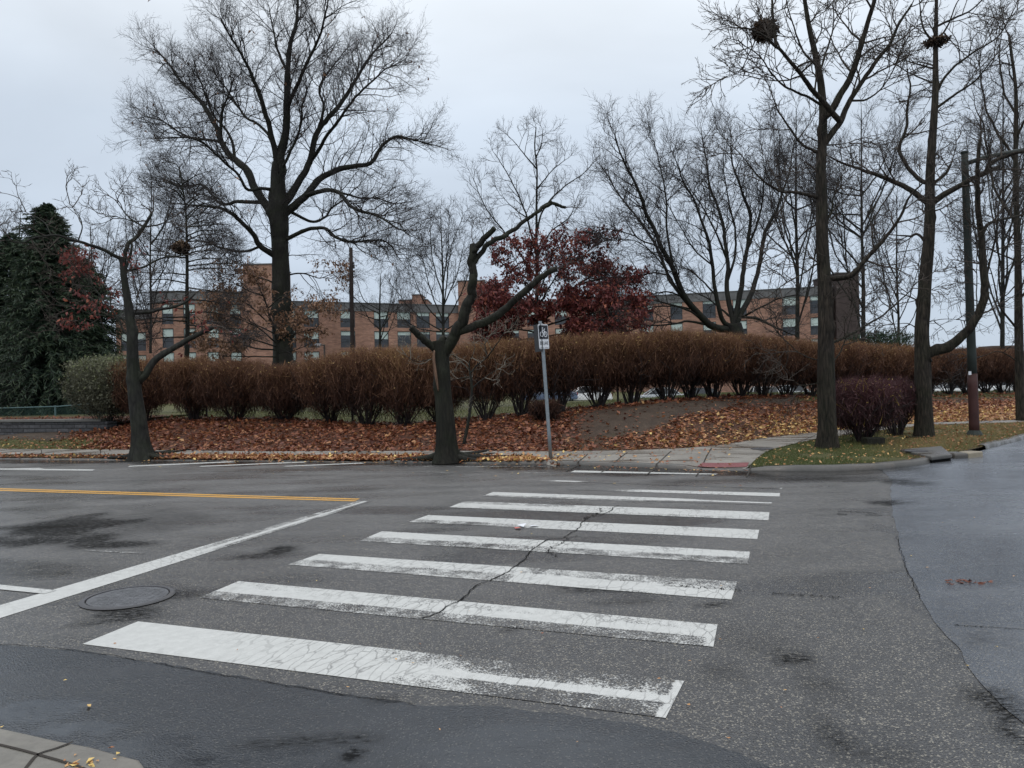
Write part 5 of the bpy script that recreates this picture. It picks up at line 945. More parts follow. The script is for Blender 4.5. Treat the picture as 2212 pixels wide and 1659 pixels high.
# ------------------------------------------------------------------ fallen leaves and grass (stuff)
rg = np.random.default_rng(77); b_sign = at(1190, 997, 15.05)
def sample(n, u0, u1, lo, hi):
    u = rg.uniform(u0, u1, n * 3); a = lo(u); b = hi(u); w = (b * b - a * a); k = rg.random(len(u)) < w / w.max(); u, a, b = u[k][:n], a[k][:n], b[k][:n]; y = np.sqrt(a * a + rg.random(len(u)) * (b * b - a * a)); return u * y, y, u
def litter(x, y, size, tint, flat=.72):
    z = zsurf(x, y) + rg.uniform(.004, .03, len(x)); V, F = leaf_quads(np.c_[x, y, z], size, rg, 0, flat, .6); return V, F, np.repeat(tint, 4)
parts = []
x, y, u = sample(72000, -.72, .70, SBACK, lambda q: HEDGE(q) + 1.2); t = (y - SBACK(u)) / (HEDGE(u) - SBACK(u)); dn, ye = leafy_at(u, t, x, y); k = rg.random(len(x)) < dn * (.45 + 1.1 * sm((fbm(x * 1.7, y * 1.7, 55) - .3) / .3)); x, y, u, ye, t = x[k], y[k], u[k], ye[k], t[k]
tn = np.clip(rg.normal(.43, .17, len(x)) + ye * .34 + .10 * (fbm(x * .5, y * .5, 8) - .5), 0, 1); parts.append(litter(x, y, (.035, .135), tn))
x, y, u = sample(6800, -.50, .064, lambda q: KERB(q) + .01, lambda q: SFRONT(q) + .02); k = rg.random(len(x)) < .55 + .45 * fbm(x, y, 4); x, y, u = x[k], y[k], u[k]; parts.append(litter(x, y, (.05, .11), np.clip(rg.normal(.66, .16, len(x)) + .12 * sm((u + .15) / .15), 0, 1)))
q = rg.normal(0, .2, (170, 2)) * [1.6, .8]; x = b_sign[0] + q[:, 0]; y = np.maximum(b_sign[1] + .05 + q[:, 1], KERB(x / (b_sign[1])) + .03); parts.append(litter(x, y, (.04, .10), np.clip(rg.normal(.8, .14, len(x)), 0, 1)))
x, y, u = sample(900, -.8, -.45, lambda q: KERB(q) + .06, SFRONT); parts.append(litter(x, y, (.05, .10), np.clip(rg.normal(.55, .2, len(x)), 0, 1)))
x, y, u = sample(2600, .30, .68, lambda q: KERB(q) + .18, SFRONT); ye = (u < .47); k = rg.random(len(x)) < np.where(u > .5, .8, .36); x, y, u = x[k], y[k], u[k]; parts.append(litter(x, y, (.03, .075), np.clip(rg.normal(.84, .10, len(x)) - .18 * (u > .5), 0, 1)))
x, y, u = sample(330, -.5, .28, SFRONT, SBACK); parts.append(litter(x, y, (.04, .09), np.clip(rg.normal(.65, .2, len(x)), 0, 1)))
x, y, u = sample(520, -.72, -.49, SBACK, lambda q: HEDGE(q) - 1); parts.append(litter(x, y, (.05, .10), np.clip(rg.normal(.68, .2, len(x)), 0, 1)))
V = np.concatenate([p[0] for p in parts]); Tt = np.concatenate([p[2] for p in parts]); F = np.arange(len(V)).reshape(-1, 4)
tag(link('fallen_leaves', fast_mesh('fallen_leaves', V, [F], {'tint': Tt}), LEAF_LITTER), 'orange and brown fallen leaves covering the bank and kerb', 'leaves', kind='stuff')
# leaves blown into the gutter and over the road
parts = []
def flat_leaves(x, y, z, size, tint):
    V, F = leaf_quads(np.c_[x, y, np.full(len(x), z)], size, rg, 0, .93, .6); V[:, 2] = np.maximum(V[:, 2], z); return V, F, np.repeat(tint, 4)
x, y, u = sample(210, -.6, .30, lambda q: KERB(q) - .28, lambda q: KERB(q) - .02); parts.append(flat_leaves(x, y, .016, (.04, .09), np.clip(rg.normal(.7, .18, len(x)), 0, 1)))
x, y, u = sample(70, -.5, .3, lambda q: KERB(q) - 2.5, lambda q: KERB(q) - .1); parts.append(flat_leaves(x, y, .016, (.03, .07), np.clip(rg.normal(.85, .15, len(x)), 0, 1)))
for cx, cy, n, hx, hy, t0, sz in [(2092, 1256, 34, 46, 4, .24, (.025, .055)), (190, 1526, 2, 10, 5, .95, (.03, .05)), (195, 1640, 10, 55, 12, .85, (.02, .045)), (170, 1650, 6, 20, 6, .9, (.03, .05)), (240, 1618, 3, 20, 10, .8, (.02, .04)), (600, 1350, 24, 700, 300, .9, (.012, .025)), (1700, 1350, 26, 600, 280, .85, (.012, .03))]:
    g = np.array([ground(cx + rg.uniform(-hx, hx), cy + rg.uniform(-hy, hy), .035 if cy > 1600 and cx < 300 else .012) for _ in range(n)]); V, F = leaf_quads(g, sz, rg, 0, .93, .5); parts.append((V, F, np.repeat(np.clip(rg.normal(t0, .12, n), 0, 1), 4)))
V = np.concatenate([p[0] for p in parts]); Tt = np.concatenate([p[2] for p in parts]); F = np.arange(len(V)).reshape(-1, 4)
tag(link('scattered_leaves', fast_mesh('scattered_leaves', V, [F], {'tint': Tt}), LEAF_LITTER), 'wet leaves scattered over the gutter and the road', 'leaves', kind='stuff')
def grass(x, y, h, tint, w=.0035):
    n = len(x); z = zsurf(x, y) - .015; O = np.c_[x, y, z]; d = rg.normal(0, .45, (n, 3)) + [0, 0, 1]; d /= np.linalg.norm(d, axis=1, keepdims=True); sd = rg.normal(0, 1, (n, 3)); sd[:, 2] = 0; sd /= np.linalg.norm(sd, axis=1, keepdims=True)
    return np.stack([O - sd * w, O + sd * w, O + d * h[:, None]], 1).reshape(-1, 3), np.repeat(tint, 3)
A = []
x, y, u = sample(60000, .293, .70, lambda q: KERB(q) + .17, lambda q: SFRONT(q) + .02); nn = fbm(x * 1.1, y * 1.1, 19); k = rg.random(len(x)) < sm((nn - .28) / .15); x, y, u, nn = x[k], y[k], u[k], nn[k]
A.append(grass(x, y, rg.uniform(.03, .075, len(x)), np.clip(.08 + .85 * sm((u - .40) / .12) * .75 + .5 * (nn - .5) + rg.normal(0, .13, len(x)) + .2 * sm((y - KERB(u) - 1.0) / 1.5), 0, 1)))
x, y, u = sample(30000, -.80, -.49, SBACK, lambda q: SBACK(q) + (HEDGE(q) - SBACK(q)) * .6); k = rg.random(len(x)) < sm((-.495 - u) / .05); x, y, u = x[k], y[k], u[k]; A.append(grass(x, y, rg.uniform(.03, .07, len(x)), np.clip(rg.normal(.5, .2, len(x)), 0, 1)))
x, y, u = sample(6000, -.80, -.47, lambda q: KERB(q) + .16, SFRONT); A.append(grass(x, y, rg.uniform(.02, .05, len(x)), np.clip(rg.normal(.6, .2, len(x)), 0, 1)))
x, y, u = sample(14000, .36, .72, lambda q: SBACK(q) + (HEDGE(q) - SBACK(q)) * .6, lambda q: HEDGE(q) + 1); A.append(grass(x, y, rg.uniform(.03, .08, len(x)), np.clip(rg.normal(.5, .2, len(x)), 0, 1)))
x, y, u = sample(9000, .05, .45, SBACK, lambda q: SBACK(q) + (HEDGE(q) - SBACK(q)) * .35); A.append(grass(x, y, rg.uniform(.03, .07, len(x)), np.clip(rg.normal(.4, .2, len(x)), 0, 1)))
x, y, u = sample(26000, -.65, .7, lambda q: HEDGE(q) + .6, lambda q: HEDGE(q) + 9); A.append(grass(x, y, rg.uniform(.05, .12, len(x)), np.clip(rg.normal(.35, .2, len(x)), 0, 1), .008))
V = np.concatenate([a[0] for a in A]); Tt = np.concatenate([a[1] for a in A])
tag(link('grass', fast_mesh('grass', V, [np.arange(len(V)).reshape(-1, 3)], {'tint': Tt}), GRASS_M), 'patchy green and yellowing grass on the verge and lawn', 'grass', kind='stuff')

# ------------------------------------------------------------------ bike lane sign
STEEL = plain('galvanised_steel', (0.24, 0.27, 0.29), 0.45, 0.5, .15, 20, .6); BLACKP = plain('sign_black', (0.012, 0.014, 0.02), .4, .5, .05); WHITEP = plain('sign_white', (.66, .68, .72), .4, .5, .06, 6); SHADED_BACK = plain('sign_back_shaded', (.045, .048, .052), .55, .3, .15, 8)  # back panel colour is darkened to carry its shadow side
b = at(1190, 997, 15.05); zb = float(zsurf(b[0], b[1])); sg = thing('bike_lane_sign', 'leaning bike lane sign on a grey metal post at the kerb', 'sign', (b[0], b[1], zb - .02)); top = at(1169, 697, 15.05); lean = top - np.array([b[0], b[1], zb])
def along(s): return lean * s
mb = MB(); ax = np.array([along(s) for s in np.linspace(0, 1.0, 6)])
for dx, r in ((0, .026), (.022, .012), (-.022, .012)): mb.tube(ax + [dx, -.004 if dx else 0, 0], r, 8)
mb.build('post', STEEL, sg, smooth=True)
h0 = (1226 - 0) * 0; PH = .47; PW = .305; zc = 1 - (PH / 2 + .015) / lean[2]
def frame_at(rotz, off):
    """matrix of a panel hung on the leaning post, its face along local -y"""
    up = Vector(lean).normalized(); f = Vector((math.sin(rotz), -math.cos(rotz), 0)); f = (f - up * f.dot(up)).normalized(); x = up.cross(f) * 1.0
    x = f.cross(up); x = -x if x.dot(Vector((math.cos(rotz), math.sin(rotz), 0))) < 0 else x
    M = Matrix((x, -f, up)).transposed().to_4x4(); M.translation = Vector(along(zc)) + f * off; return M
def rrect(w, h, r, n=5):
    P = []
    for cx, cz, a0 in ((w / 2 - r, h / 2 - r, 0), (-w / 2 + r, h / 2 - r, 90), (-w / 2 + r, -h / 2 + r, 180), (w / 2 - r, -h / 2 + r, 270)):
        for k in range(n + 1):
            a = math.radians(a0 + 90 * k / n); P.append((cx + r * math.cos(a), cz + r * math.sin(a)))
    return P
def plate(poly, y0, y1, M, mat, name, parent):
    n = len(poly); V = [(p[0], y0, p[1]) for p in poly] + [(p[0], y1, p[1]) for p in poly]; mb = MB(); mb.raw(V, [tuple(range(n)), tuple(range(2 * n - 1, n - 1, -1))] + [(i, n + i, n + (i + 1) % n, (i + 1) % n) for i in range(n)])
    o = mb.build(name, mat, parent)
    if M is not None: o.matrix_local = M
    return o
Mf = frame_at(math.radians(50), .035)
pan = plate(rrect(PW, PH, .025), -.002, .002, Mf, WHITEP, 'sign_panel', sg)
blk = plate([(p[0], p[1] + .085) for p in rrect(PW - .028, .262, .014)], -.0045, -.0022, None, BLACKP, 'black_field', pan)
bd = MB(); bd.box((-PW / 2 + .03, -.0040, -PH / 2 + .014), (-.012, -.0022, -PH / 2 + .024)); bd.box((.012, -.0040, -PH / 2 + .014), (PW / 2 - .03, -.0022, -PH / 2 + .024)); bd.build('border_line', BLACKP, pan)
bk = MB(); 
def ring(cx, cz, r, w, n=22):
    V = []; 
    for k in range(n):
        a = 2 * math.pi * k / n; V += [(cx + (r + w) * math.cos(a), -.0065, cz + (r + w) * math.sin(a)), (cx + (r - w) * math.cos(a), -.0065, cz + (r - w) * math.sin(a)), (cx + (r + w) * math.cos(a), -.0046, cz + (r + w) * math.sin(a)), (cx + (r - w) * math.cos(a), -.0046, cz + (r - w) * math.sin(a))]
    F = []
    for k in range(n):
        a, c = 4 * k, 4 * ((k + 1) % n); F += [(a, c, c + 1, a + 1), (a, a + 2, c + 2, c), (a + 1, c + 1, c + 3, a + 3)]
    bk.raw(V, F)
def bar(x0, z0, x1, z1, w=.0065):
    d = np.array([x1 - x0, z1 - z0]); d /= np.linalg.norm(d); nn = np.array([-d[1], d[0]]) * w; P = [(x0 - nn[0], z0 - nn[1]), (x1 - nn[0], z1 - nn[1]), (x1 + nn[0], z1 + nn[1]), (x0 + nn[0], z0 + nn[1])]
    V = [(p[0], -.007, p[1]) for p in P] + [(p[0], -.0046, p[1]) for p in P]; bk.raw(V, [(0, 1, 2, 3), (0, 4, 5, 1), (1, 5, 6, 2), (2, 6, 7, 3), (3, 7, 4, 0)])
zb2 = .045; ring(-.058, zb2, .046, .008); ring(.058, zb2, .046, .008)
bar(-.058, zb2, -.034, zb2 + .085); bar(-.034, zb2 + .085, -.026, zb2 + .125); bar(-.04, zb2 + .125, -.008, zb2 + .125, .006); bar(-.036, zb2 + .075, .03, zb2 + .075); bar(-.038, zb2 + .065, .004, zb2 + .0); bar(.004, zb2, .034, zb2 + .10); bar(.016, zb2 + .10, .05, zb2 + .10, .007); bar(.004, zb2, .058, zb2); bar(.026, zb2 + .07, .058, zb2)
bk.build('bicycle_symbol', WHITEP, pan)
def text(body, size, M, mat, name, parent, ext=.0008, sx=1.0):
    c = bpy.data.curves.new(name, 'FONT'); c.body = body; c.size = size; c.align_x = 'CENTER'; c.align_y = 'CENTER'; c.extrude = ext; o = bpy.data.objects.new('tmp', c); COL.objects.link(o)
    me = bpy.data.meshes.new_from_object(o.evaluated_get(bpy.context.evaluated_depsgraph_get())); bpy.data.objects.remove(o); me.name = name; me.materials.clear(); t = link(name, me, mat, parent); t.matrix_local = M; return t
text('BIKE LANE', .062, Matrix.Translation((0, -.0034, -.128)) @ Matrix.Rotation(math.pi / 2, 4, 'X') @ Matrix.Diagonal((.88, 1.55, 1, 1)), BLACKP, 'lettering', pan)
Mb = frame_at(math.radians(-62), .0); Mb.translation = Mb.translation + Vector((-.075, .04, -.02)); plate(rrect(PW, PH * 1.12, .025), -.002, .002, Mb, SHADED_BACK, 'back_panel', sg)
MB().box((-.05, -.006, -.02), (.012, .006, .05)).build('clamp', STEEL, sg).matrix_local = Matrix.Translation(Vector(along(1.0)))

# ------------------------------------------------------------------ poles
POLE_G = plain('pole_green_grey', (.026, .032, .029), .65, .25, .25, 3); POLE_R = plain('pole_red_brown', (.050, .021, .019), .6, .25, .35, 3); 
pb = at(2105, 937, 18.05); ptop = at(2083.5, 328, 18.05); z0 = float(zsurf(pb[0], pb[1])); pole = thing('lamp_pole', 'tall round pole, grey green above and red brown below', 'pole', (pb[0], pb[1], z0 - .02)); ln = ptop - np.array([pb[0], pb[1], z0])
s = np.linspace(0, .22, 6)[:, None]; mb = MB(); mb.tube(ln * s, .108 - .03 * s[:, 0], 18); mb.build('painted_base', POLE_R, pole, smooth=True)
s = np.linspace(.219, 1, 12)[:, None]; mb = MB(); mb.tube(ln * s, .103 - .03 * s[:, 0], 18); mb.build('shaft', POLE_G, pole, smooth=True)
mb = MB(); mb.tube(np.array([[0, 0, -.02], [0, 0, .05], [.002, 0, .13]]), np.array([.19, .165, .12]), 10); mb.build('base_flange', POLE_G, pole)
mb = MB(); mb.tube(np.array([ln * .96, ln * .96 + [.5, .05, .16], ln * .96 + [2.6, .3, .55]]), .05, 8); mb.build('bracket_arm', POLE_G, pole, smooth=True)
mb = MB(); mb.tube(np.array([ln * .998, ln * 1.004]), .085, 14); mb.build('cap', POLE_G, pole)
mb = MB(); q = at(2095, 806, 18.05 - .1) - np.array([pb[0], pb[1], z0 - .02]); mb.box(tuple(q - [.03, .01, .04]), tuple(q + [.03, .012, .04])); mb.build('tag_plate', WHITEP, pole)
wb = at(761, 790, 27); wt = at(758, 535, 27); zw = float(zsurf(wb[0], wb[1])); wp_ = thing('wooden_pole', 'dark weathered wooden pole rising behind the hedge', 'pole', (wb[0], wb[1], zw)); L = wt[2] - zw; DKW = make_bark('dark_pole_wood', (.012, .009, .009), (.04, .028, .024), 0, .5, .08, 14)
mb = MB(); s = np.linspace(0, 1, 8); mb.tube(np.c_[(wt[0] - wb[0]) * s, s * 0, s * L], .085 - .025 * s, 10); mb.build('shaft', DKW, wp_, smooth=True)
hw = MB()
for vx, vy in ((763, 568), (764, 573), (764, 578), (755.5, 582.5), (764, 586), (756, 591), (753.5, 668), (754, 672)): q = at(vx, vy, 27) - np.array([wb[0], wb[1], zw]); hw.box(tuple(q - [.03, .04, .03]), tuple(q + [.03, .04, .03]))
hw.build('pole_hardware', plain('rusty_iron', (.03, .022, .02), .6), wp_)
mb = MB(); q0 = at(755, 592, 26.93) - np.array([wb[0], wb[1], zw]); q1 = at(754.5, 668, 26.93) - np.array([wb[0], wb[1], zw]); mb.tube(np.array([q0, q1]), .008, 5); mb.build('cable', BLACKP, wp_)
pl = at(702, 800, 62); lp = thing('parking_lot_light', 'thin bracket lamp post in front of the brick wall', 'lamp post', (pl[0], pl[1], -.6)); zt = at(702, 744.5, 62)[2] + .6; mb = MB(); mb.tube(np.array([[0, 0, 0], [0, 0, zt]]), .07, 8); mb.tube(np.array([[.05, 0, zt - .04], [-.45, 0, zt]]), .05, 6); mb.build('post', plain('bronze', (.05, .04, .035), .5), lp); MB().box((-.85, -.22, zt - .1), (-.3, .22, zt + .1)).build('lamp_head', plain('lamp_housing', (.3, .3, .32), .4), lp)

# ------------------------------------------------------------------ fences, stone wall
def chain_fence(name, label, pts, h, wire_mat, post_mat, sp=.075, wr=.0022, top=True, post_sp=2.4, zoff=0.0):
    P = np.array(pts, float); seg = np.linalg.norm(np.diff(P, axis=0), axis=1); S = np.r_[0, np.cumsum(seg)]; L = S[-1]; z_of = lambda x, y: zsurf(x, y) + zoff
    pt = lambda s: np.stack([np.interp(s, S, P[:, 0]), np.interp(s, S, P[:, 1])], -1); root = thing(name, label, 'fence', (P[0, 0], P[0, 1], float(z_of(*P[0])))); O = np.array([P[0, 0], P[0, 1], float(z_of(*P[0]))])
    ss = np.arange(-h, L, sp); W = []
    for sg in (1, -1):
        a = ss if sg == 1 else ss + h; bq = a + sg * h; t = np.linspace(0, 1, 2); A = np.clip(a, 0, L); Bq = np.clip(bq, 0, L); ta = (A - a) / (bq - a); tb = (Bq - a) / (bq - a); k = (tb - ta) > .05; A, Bq, ta, tb = A[k], Bq[k], ta[k], tb[k]
        pa, pb_ = pt(A), pt(Bq); W.append(np.stack([np.c_[pa, z_of(pa[:, 0], pa[:, 1]) + ta * h], np.c_[pb_, z_of(pb_[:, 0], pb_[:, 1]) + tb * h]], 1))
    W = np.concatenate(W); v, f = sweep(W - O, np.full(W.shape[:2], wr), 3); link('chain_mesh', fast_mesh('chain_mesh', v, [f]), wire_mat, root)
    mb = MB(); s = np.linspace(0, L, max(4, int(L / 1.5))); q = pt(s); mb.tube(np.c_[q, z_of(q[:, 0], q[:, 1]) + h] - O, .02, 6); mb.build('top_rail', post_mat, root)
    for s in np.arange(.3, L, post_sp):
        q = pt(s); z = float(z_of(q[0], q[1])); mb = MB(); mb.tube(np.array([[q[0], q[1], z - .1], [q[0], q[1], z + h + .04]]) - O, .028, 8); mb.build('post', post_mat, root)
GREENW = plain('green_vinyl_wire', (.02, .06, .05), .5, .4); GREENP = plain('green_fence_post', (.07, .12, .12), .45, .4); GALV = plain('grey_fence_wire', (.10, .105, .11), .5, .4)
chain_fence('chain_link_fence', 'green chain link fence above the stone wall at the left', [at(-260, 860, 28.2)[:2], at(-80, 860, 27.2)[:2], at(40, 860, 26.8)[:2], at(230, 860, 26)[:2]], .62, GREENW, GREENP, .06, .003, zoff=.06)
hp = [np.array([u * (HEDGE(u) + 1.3), HEDGE(u) + 1.3]) for u in np.linspace(-.40, .72, 60)]
chain_fence('chain_link_fence', 'grey chain link fence running behind the clipped hedge', hp, .95, GALV, plain('dark_fence_post', (.05, .05, .052), .5), .09, .0026)
def make_stone():
    n = N('stone_wall'); p = n.obj(); s = n.nd('SeparateXYZ', {0: p}); q = n.nd('CombineXYZ', {0: s.outputs[0], 1: s.outputs[2], 2: 0.0}).outputs[0]
    b = n.nd('TexBrick', {'Vector': q, 'Color1': (.075, .075, .08, 1), 'Color2': (.045, .046, .05, 1), 'Mortar': (.02, .02, .02, 1), 'Scale': 1.0, 'Mortar Size': .012, 'Brick Width': .42, 'Row Height': .11})
    k = n.noise(p, 9, 5, .7); c = n.mix(1.0, b.outputs[0], n.rng(k, .25, .75, .5, 1.6), 'MULTIPLY'); return n.done(n.bsdf(c, .75, .3, n.bump(n.math('ADD', k, b.outputs[1]), .8, .03)))
wa = at(-260, 930, 24.6); wbp = at(232, 930, 21.9); D = (wbp - wa)[:2]; L = np.linalg.norm(D); ang = math.atan2(D[1], D[0]); zst = .33
sw = thing('stone_wall', 'low dark stone retaining wall with a slab cap at the left', 'wall', (wa[0], wa[1], zst), ang); mb = MB(); mb.box((0, 0, -.15), (L, .35, .40)); mb.build('masonry', make_stone(), sw, bevel=.01); mb = MB()
for k in range(int(L / 1.25)): mb.box((k * 1.25 + .006, -.04, .402), ((k + 1) * 1.25 - .006, .40, .47))
mb.build('cap_stones', make_concrete('cap_stone', (.12, .12, .11), .3), sw, bevel=.008)
# earth held up behind the stone wall
mb = MB(); r_ = []
for k in range(30):
    s = k / 29; p = wa + (wbp - wa) * s; n_ = np.array([-D[1], D[0]]) / L; r_.append([(p[0] + n_[0] * o_, p[1] + n_[1] * o_, zst + .34 + zz) for o_, zz in ((.25, 0), (1.2, .06), (2.6, .12), (4.5, .10))])
V = np.array(r_).reshape(-1, 3); idx = np.arange(120).reshape(30, 4); F = np.stack([idx[:-1, :-1], idx[1:, :-1], idx[1:, 1:], idx[:-1, 1:]], -1).reshape(-1, 4); struct('grass_bank', fast_mesh('bank_terrace', V, [F], {'grass': np.tile([0, 0, .5, .9], 30), 'leafy': np.tile([1, 1, .6, .2], 30)}, True), SOIL)
k = rg.random((2600, 2)); pv = wa[None, :2] + (wbp - wa)[None, :2] * k[:, :1] + n_[None] * (.4 + 2.0 * k[:, 1:] ** 1.4); V, F = leaf_quads(np.c_[pv, zst + .37 + .05 * k[:, 1]], (.07, .13), rg, 0, .6); tag(link('fallen_leaves', fast_mesh('terrace_leaves', V, [F], {'tint': np.repeat(np.clip(rg.normal(.38, .15, 2600), 0, 1), 4)}), LEAF_LITTER), 'dark red leaves lying behind the stone wall', 'leaves', kind='stuff')

# ------------------------------------------------------------------ parked cars beyond the lawn
TYRE = plain('tyre_rubber', (.012, .012, .013), .8, .2); RIM = plain('wheel_rim', (.25, .26, .27), .35, .5, .05, 4, .7)
def make_car_paint(name, col):
    n = N(name); return n.done(n.bsdf(col, .25, .5, None, **{'Coat Weight': .6}))
CG = make_glass(); CG.name = 'car_glass'; LAMP = plain('lamp_lens', (.5, .5, .5), .2, .5); TAIL = plain('tail_lens', (.25, .02, .02), .25, .5)
def car(label, x, y, z, rot, paint, suv=False, ln=4.6):
    r = thing('parked_car', label, 'car', (x, y, z), rot, 'cars parked beyond the lawn'); W = .88; hh = 1.68 if suv else 1.42; hd = .98 if suv else .86
    body = [(-ln / 2, .35), (-ln / 2 + .04, .62), (-ln / 2 + .12, hd - .02), (-ln * .30, hd + .03), (ln * .18, hd + .02), (ln / 2 - .35, hd - .10), (ln / 2 - .06, hd - .26), (ln / 2, .45), (ln / 2 - .05, .25), (-ln / 2 + .1, .25)]
    def loft(poly, ws):
        n = len(poly); V = [(p[0], -w_, p[1]) for p, w_ in zip(poly, ws)] + [(p[0], w_, p[1]) for p, w_ in zip(poly, ws)]; mb = MB(); mb.raw(V, [tuple(range(n)), tuple(range(2 * n - 1, n - 1, -1))] + [(i, n + i, n + (i + 1) % n, (i + 1) % n) for i in range(n)]); return mb
    loft(body, [W * (.94 if p[1] > .8 else 1.0) for p in body]).build('body', paint, r, bevel=.05)
    cb = [(-ln * .46 if suv else -ln * .40, hd), (-ln * .40 if suv else -ln * .27, hh - .06), (-ln * .15, hh), (ln * .05, hh - .01), (ln * .24, hd)]
    cabin = loft(cb, [W * .93, W * .74, W * .72, W * .73, W * .92]).build('cabin', CG, r, bevel=.04)
    rf = loft([(cb[1][0] - .01, hh - .055), (cb[2][0], hh + .012), (cb[3][0], hh + .004), (cb[3][0] + .12, hh - .04)], [W * .75, W * .74, W * .75, W * .76]); rf.build('roof', paint, r, bevel=.02)
    pil = MB()
    for sgn in (-1, 1):
        for (a, bq) in ((cb[0], cb[1]), ((-.15, hd), (-.18, hh - .03)), (cb[4], cb[3])): pil.tube(np.array([[a[0], sgn * W * .94, a[1]], [bq[0], sgn * W * .76, bq[1]]]), .035, 6)
    pil.build('window_pillars', paint, r)
    for wx in (-ln * .31, ln * .31):
        for sgn in (-1, 1):
            tm = MB(); tm.tube(np.array([[wx, sgn * (W - .2), .33], [wx, sgn * (W + .012), .33]]), .33, 18); wo_ = tm.build('wheel', TYRE, r); MB().tube(np.array([[wx, sgn * (W + .004), .33], [wx, sgn * (W + .02), .33]]), .2, 14).build('rim', RIM, wo_)
    for sgn in (-1, 1):
        MB().box((ln / 2 - .22, sgn * .62 - .16, hd - .38), (ln / 2 - .02, sgn * .62 + .16, hd - .24)).build('headlight', LAMP, r, bevel=.03); MB().box((-ln / 2 - .01, sgn * .66 - .14, hd - .28), (-ln / 2 + .12, sgn * .66 + .14, hd - .08)).build('tail_light', TAIL, r, bevel=.02)
PW_ = make_car_paint('white_car_paint', (.72, .73, .74)); PS = make_car_paint('silver_car_paint', (.42, .45, .48)); PD = make_car_paint('dark_car_paint', (.03, .035, .045)); PB = make_car_paint('blue_car_paint', (.10, .14, .22))
for lab, vx, vy_roof, d, rot, pt_, suv in [('white saloon seen right of the curved bough tree', 2048, 826, 74, 180, PW_, False), ('white people carrier just right of the painted pole', 2120, 824, 75, 178, PW_, True), ('white off roader at the right end of the parked row', 2168, 816, 74, 184, PW_, True), ('pale car half hidden by the curved bough trunk', 1975, 828, 76, 182, PS, False), ('pale saloon left of the ridged nest tree', 1697, 832, 72, 180, PS, False), ('white off roader under the hedge right of the mound', 1643, 835, 70, 95, PW_, True), ('blue car glimpsed under the hedge just behind the sign', 1188, 833, 66, 176, PB, False), ('white car glimpsed under the hedge right of the sign', 1262, 835, 68, 184, PW_, False), ('silver car glimpsed under the hedge above the mound', 1420, 838, 70, 181, PS, False), ('dark car glimpsed under the hedge above the mound', 1505, 838, 71, 179, PD, False), ('silver car behind the hedge dip near the wooden pole', 690, 815, 60, 175, PS, True), ('white car behind the purple bush', 1880, 828, 75, 180, PW_, False)]:
    p = at(vx, vy_roof, d); car(lab, p[0], p[1], p[2] - (1.68 if suv else 1.42), math.radians(rot), pt_, suv)

# ------------------------------------------------------------------ manhole, covers, storm drain, small things on the ground
IRON = make_concrete('cast_iron', (.060, .060, .066), .5); LIDM = plain('wet_iron_lid', (.085, .087, .095), .28, .6, .45, 9, 0, .35)
def cover(name, label, c, r, z, ringw=.05):
    t = thing(name, label, 'manhole cover', (c[0], c[1], z)); n = 40; a = np.arange(n) * 2 * math.pi / n
    V = []; 
    for rr, zz in ((r + ringw, 0), (r + ringw * .8, .008), (r + .012, .009), (r + .010, -.004)): V.append(np.c_[np.cos(a) * rr, np.sin(a) * rr, np.full(n, zz)])
    mb = MB(); mb.raw(np.concatenate(V), [(k * n + i, k * n + (i + 1) % n, (k + 1) * n + (i + 1) % n, (k + 1) * n + i) for k in range(3) for i in range(n)]); mb.build('frame_ring', IRON, t)
    mb = MB(); mb.tube(np.array([[0, 0, -.004], [0, 0, .005]]), r, n)
    for k in range(-5, 6):
        for j in range(-5, 6):
            x, y = k * r * .17, j * r * .17
            if math.hypot(x, y) < r * .86: mb.box((x - r * .055, y - r * .055, .0048), (x + r * .055, y + r * .055, .0062))
    mb.build('lid', LIDM, t)
cover('manhole', 'round iron manhole cover in the road near the stop line', ground(277, 1292), .285, .007)
cc = ground(1647, 966, .15); cover('utility_cover', 'round dark utility cover in the pavement by the ridged tree', cc, .20, float(zsurf(cc[0], cc[1])) + .010, .02)
sq = [ground(x, y, .10)[:2] for x, y in [(1944, 973), (2034, 966), (2057, 984), (2012, 989.5)]]; so_ = np.mean(sq, 0); sd = thing('storm_drain', 'concrete storm drain slab with an open mouth at the kerb', 'drain', (so_[0], so_[1], 0))
P = [tuple(q - so_) for q in sq]; ctr = np.zeros(2); mb = MB(); mb.prism(P[::-1] if np.cross(np.array(P[1]) - P[0], np.array(P[2]) - P[1]) < 0 else P, .055, .125); mb.build('slab', KERB_M, sd, bevel=.02)
sh_ = [tuple(np.array(q) * .93) for q in P]; mb = MB(); mb.prism(sh_[::-1] if np.cross(np.array(P[1]) - P[0], np.array(P[2]) - P[1]) < 0 else sh_, -.10, .054); mb.build('throat_shade', plain('mouth_shade', (.006, .006, .006), .9, .1), sd)  # solid near-black block paints the shade inside the mouth
q = ground(2066, 983, .05)[:2] - so_; mb = MB(); mb.box((q[0] - .13, q[1] - .17, -.03), (q[0] + .13, q[1] + .20, .10)); mb.build('side_stone', KERB_M, sd, bevel=.04)
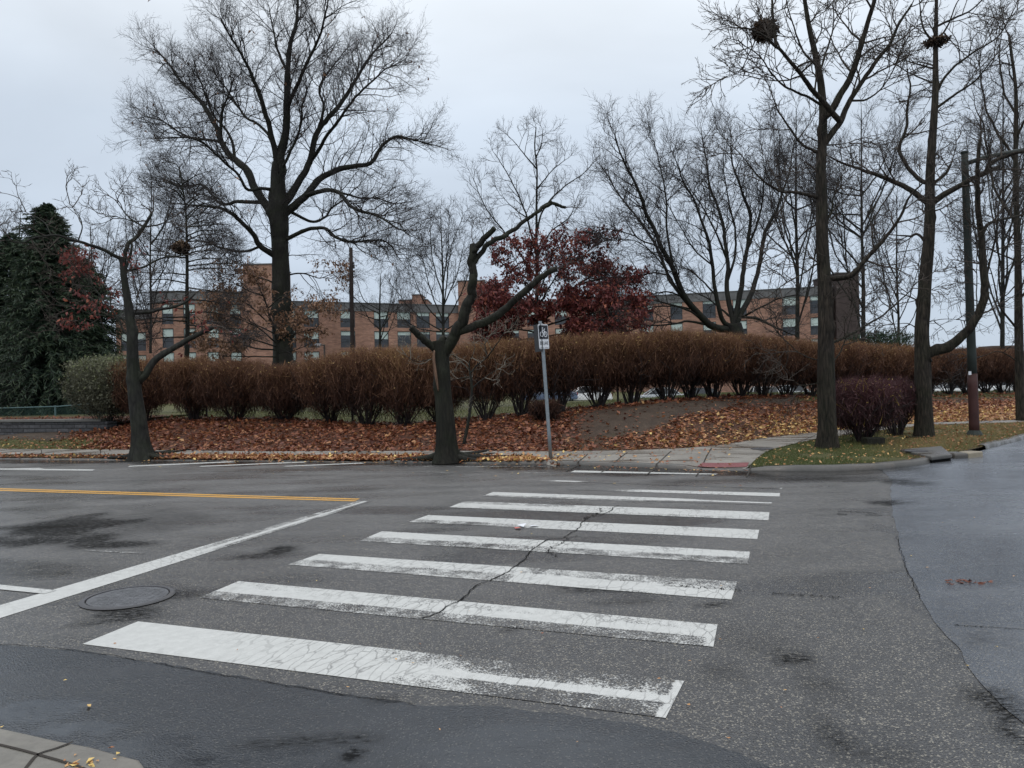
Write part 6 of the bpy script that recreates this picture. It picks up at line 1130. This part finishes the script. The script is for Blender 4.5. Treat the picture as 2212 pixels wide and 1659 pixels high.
q = ground(1980, 976.5, .105)[:2] - so_; mb = MB(); mb.tube(np.array([[q[0], q[1], .124], [q[0], q[1], .133]]), .20, 24); mb.build('drain_lid', IRON, sd)
def rock(name, label, vx, vy, z, sx, sy, sz, mat, rot=0):
    c = ground(vx, vy, z); o = thing(name, label, 'stone block', (c[0], c[1], float(zsurf(c[0], c[1]))), rot); mb = MB(); mb.box((-sx, -sy, -.02), (sx, sy, sz)); b_ = mb.build('block', mat, o, bevel=.02)
rock('kerb_block', 'loose broken piece of kerb right of the storm drain', 2093, 972, .13, .22, .13, .10, make_concrete('pale_block', (.30, .26, .19), .3), .5)
rock('stone_block', 'dark stone block at the foot of the purple bush', 1886, 955, .14, .2, .12, .14, BARK_MOSS, .1)
rock('wood_scrap', 'flat scrap of wood on the grass by the curved bough tree', 1978, 942, .14, .22, .04, .03, BARK_MOSS, -.2)
lt = ground(1131, 1141); V, F = leaf_quads(np.array([[0, 0, .016], [.05, .01, .017], [-.10, .0, .016]]) + np.array([lt[0], lt[1], 0]), (.12, .16), rg, 0, .9, .7); V[:, 2] = np.maximum(V[:, 2], .014); o = thing('litter', 'scrap of red and white litter on the fifth crosswalk bar', 'litter', (lt[0], lt[1], 0))
link('wrapper', fast_mesh('wrapper', V[:8] - [lt[0], lt[1], 0], [F[:2]]), WHITEP, o); link('red_scrap', fast_mesh('red_scrap', V[8:] - [lt[0], lt[1], 0], [F[:1]]), plain('red_scrap', (.5, .12, .10), .5), o)
# dead leaf dangling from a twig above the frame
hg = at(325, -6, 6.0); tw_ = thing('hanging_twig', 'dead leaf dangling on a twig at the top edge', 'twig', tuple(hg)); mb = MB(); mb.tube(np.array([[0, 0, 0], [.01, .02, .25], [.06, .0, .6], [.25, .1, 1.4]]), np.array([.003, .005, .007, .012]), 5); mb.build('twig', TWIG_DARK, tw_)
V, F = leaf_quads(np.array([[-.03, 0, .03], [0, 0, .02], [.03, .01, .03], [.05, 0, .03]]), (.05, .08), np.random.default_rng(3), .9, 0, .6); link('leaves', fast_mesh('leaf', V, [F], {'tint': np.full(len(V), .2)}), BROWN_LEAF, tw_)
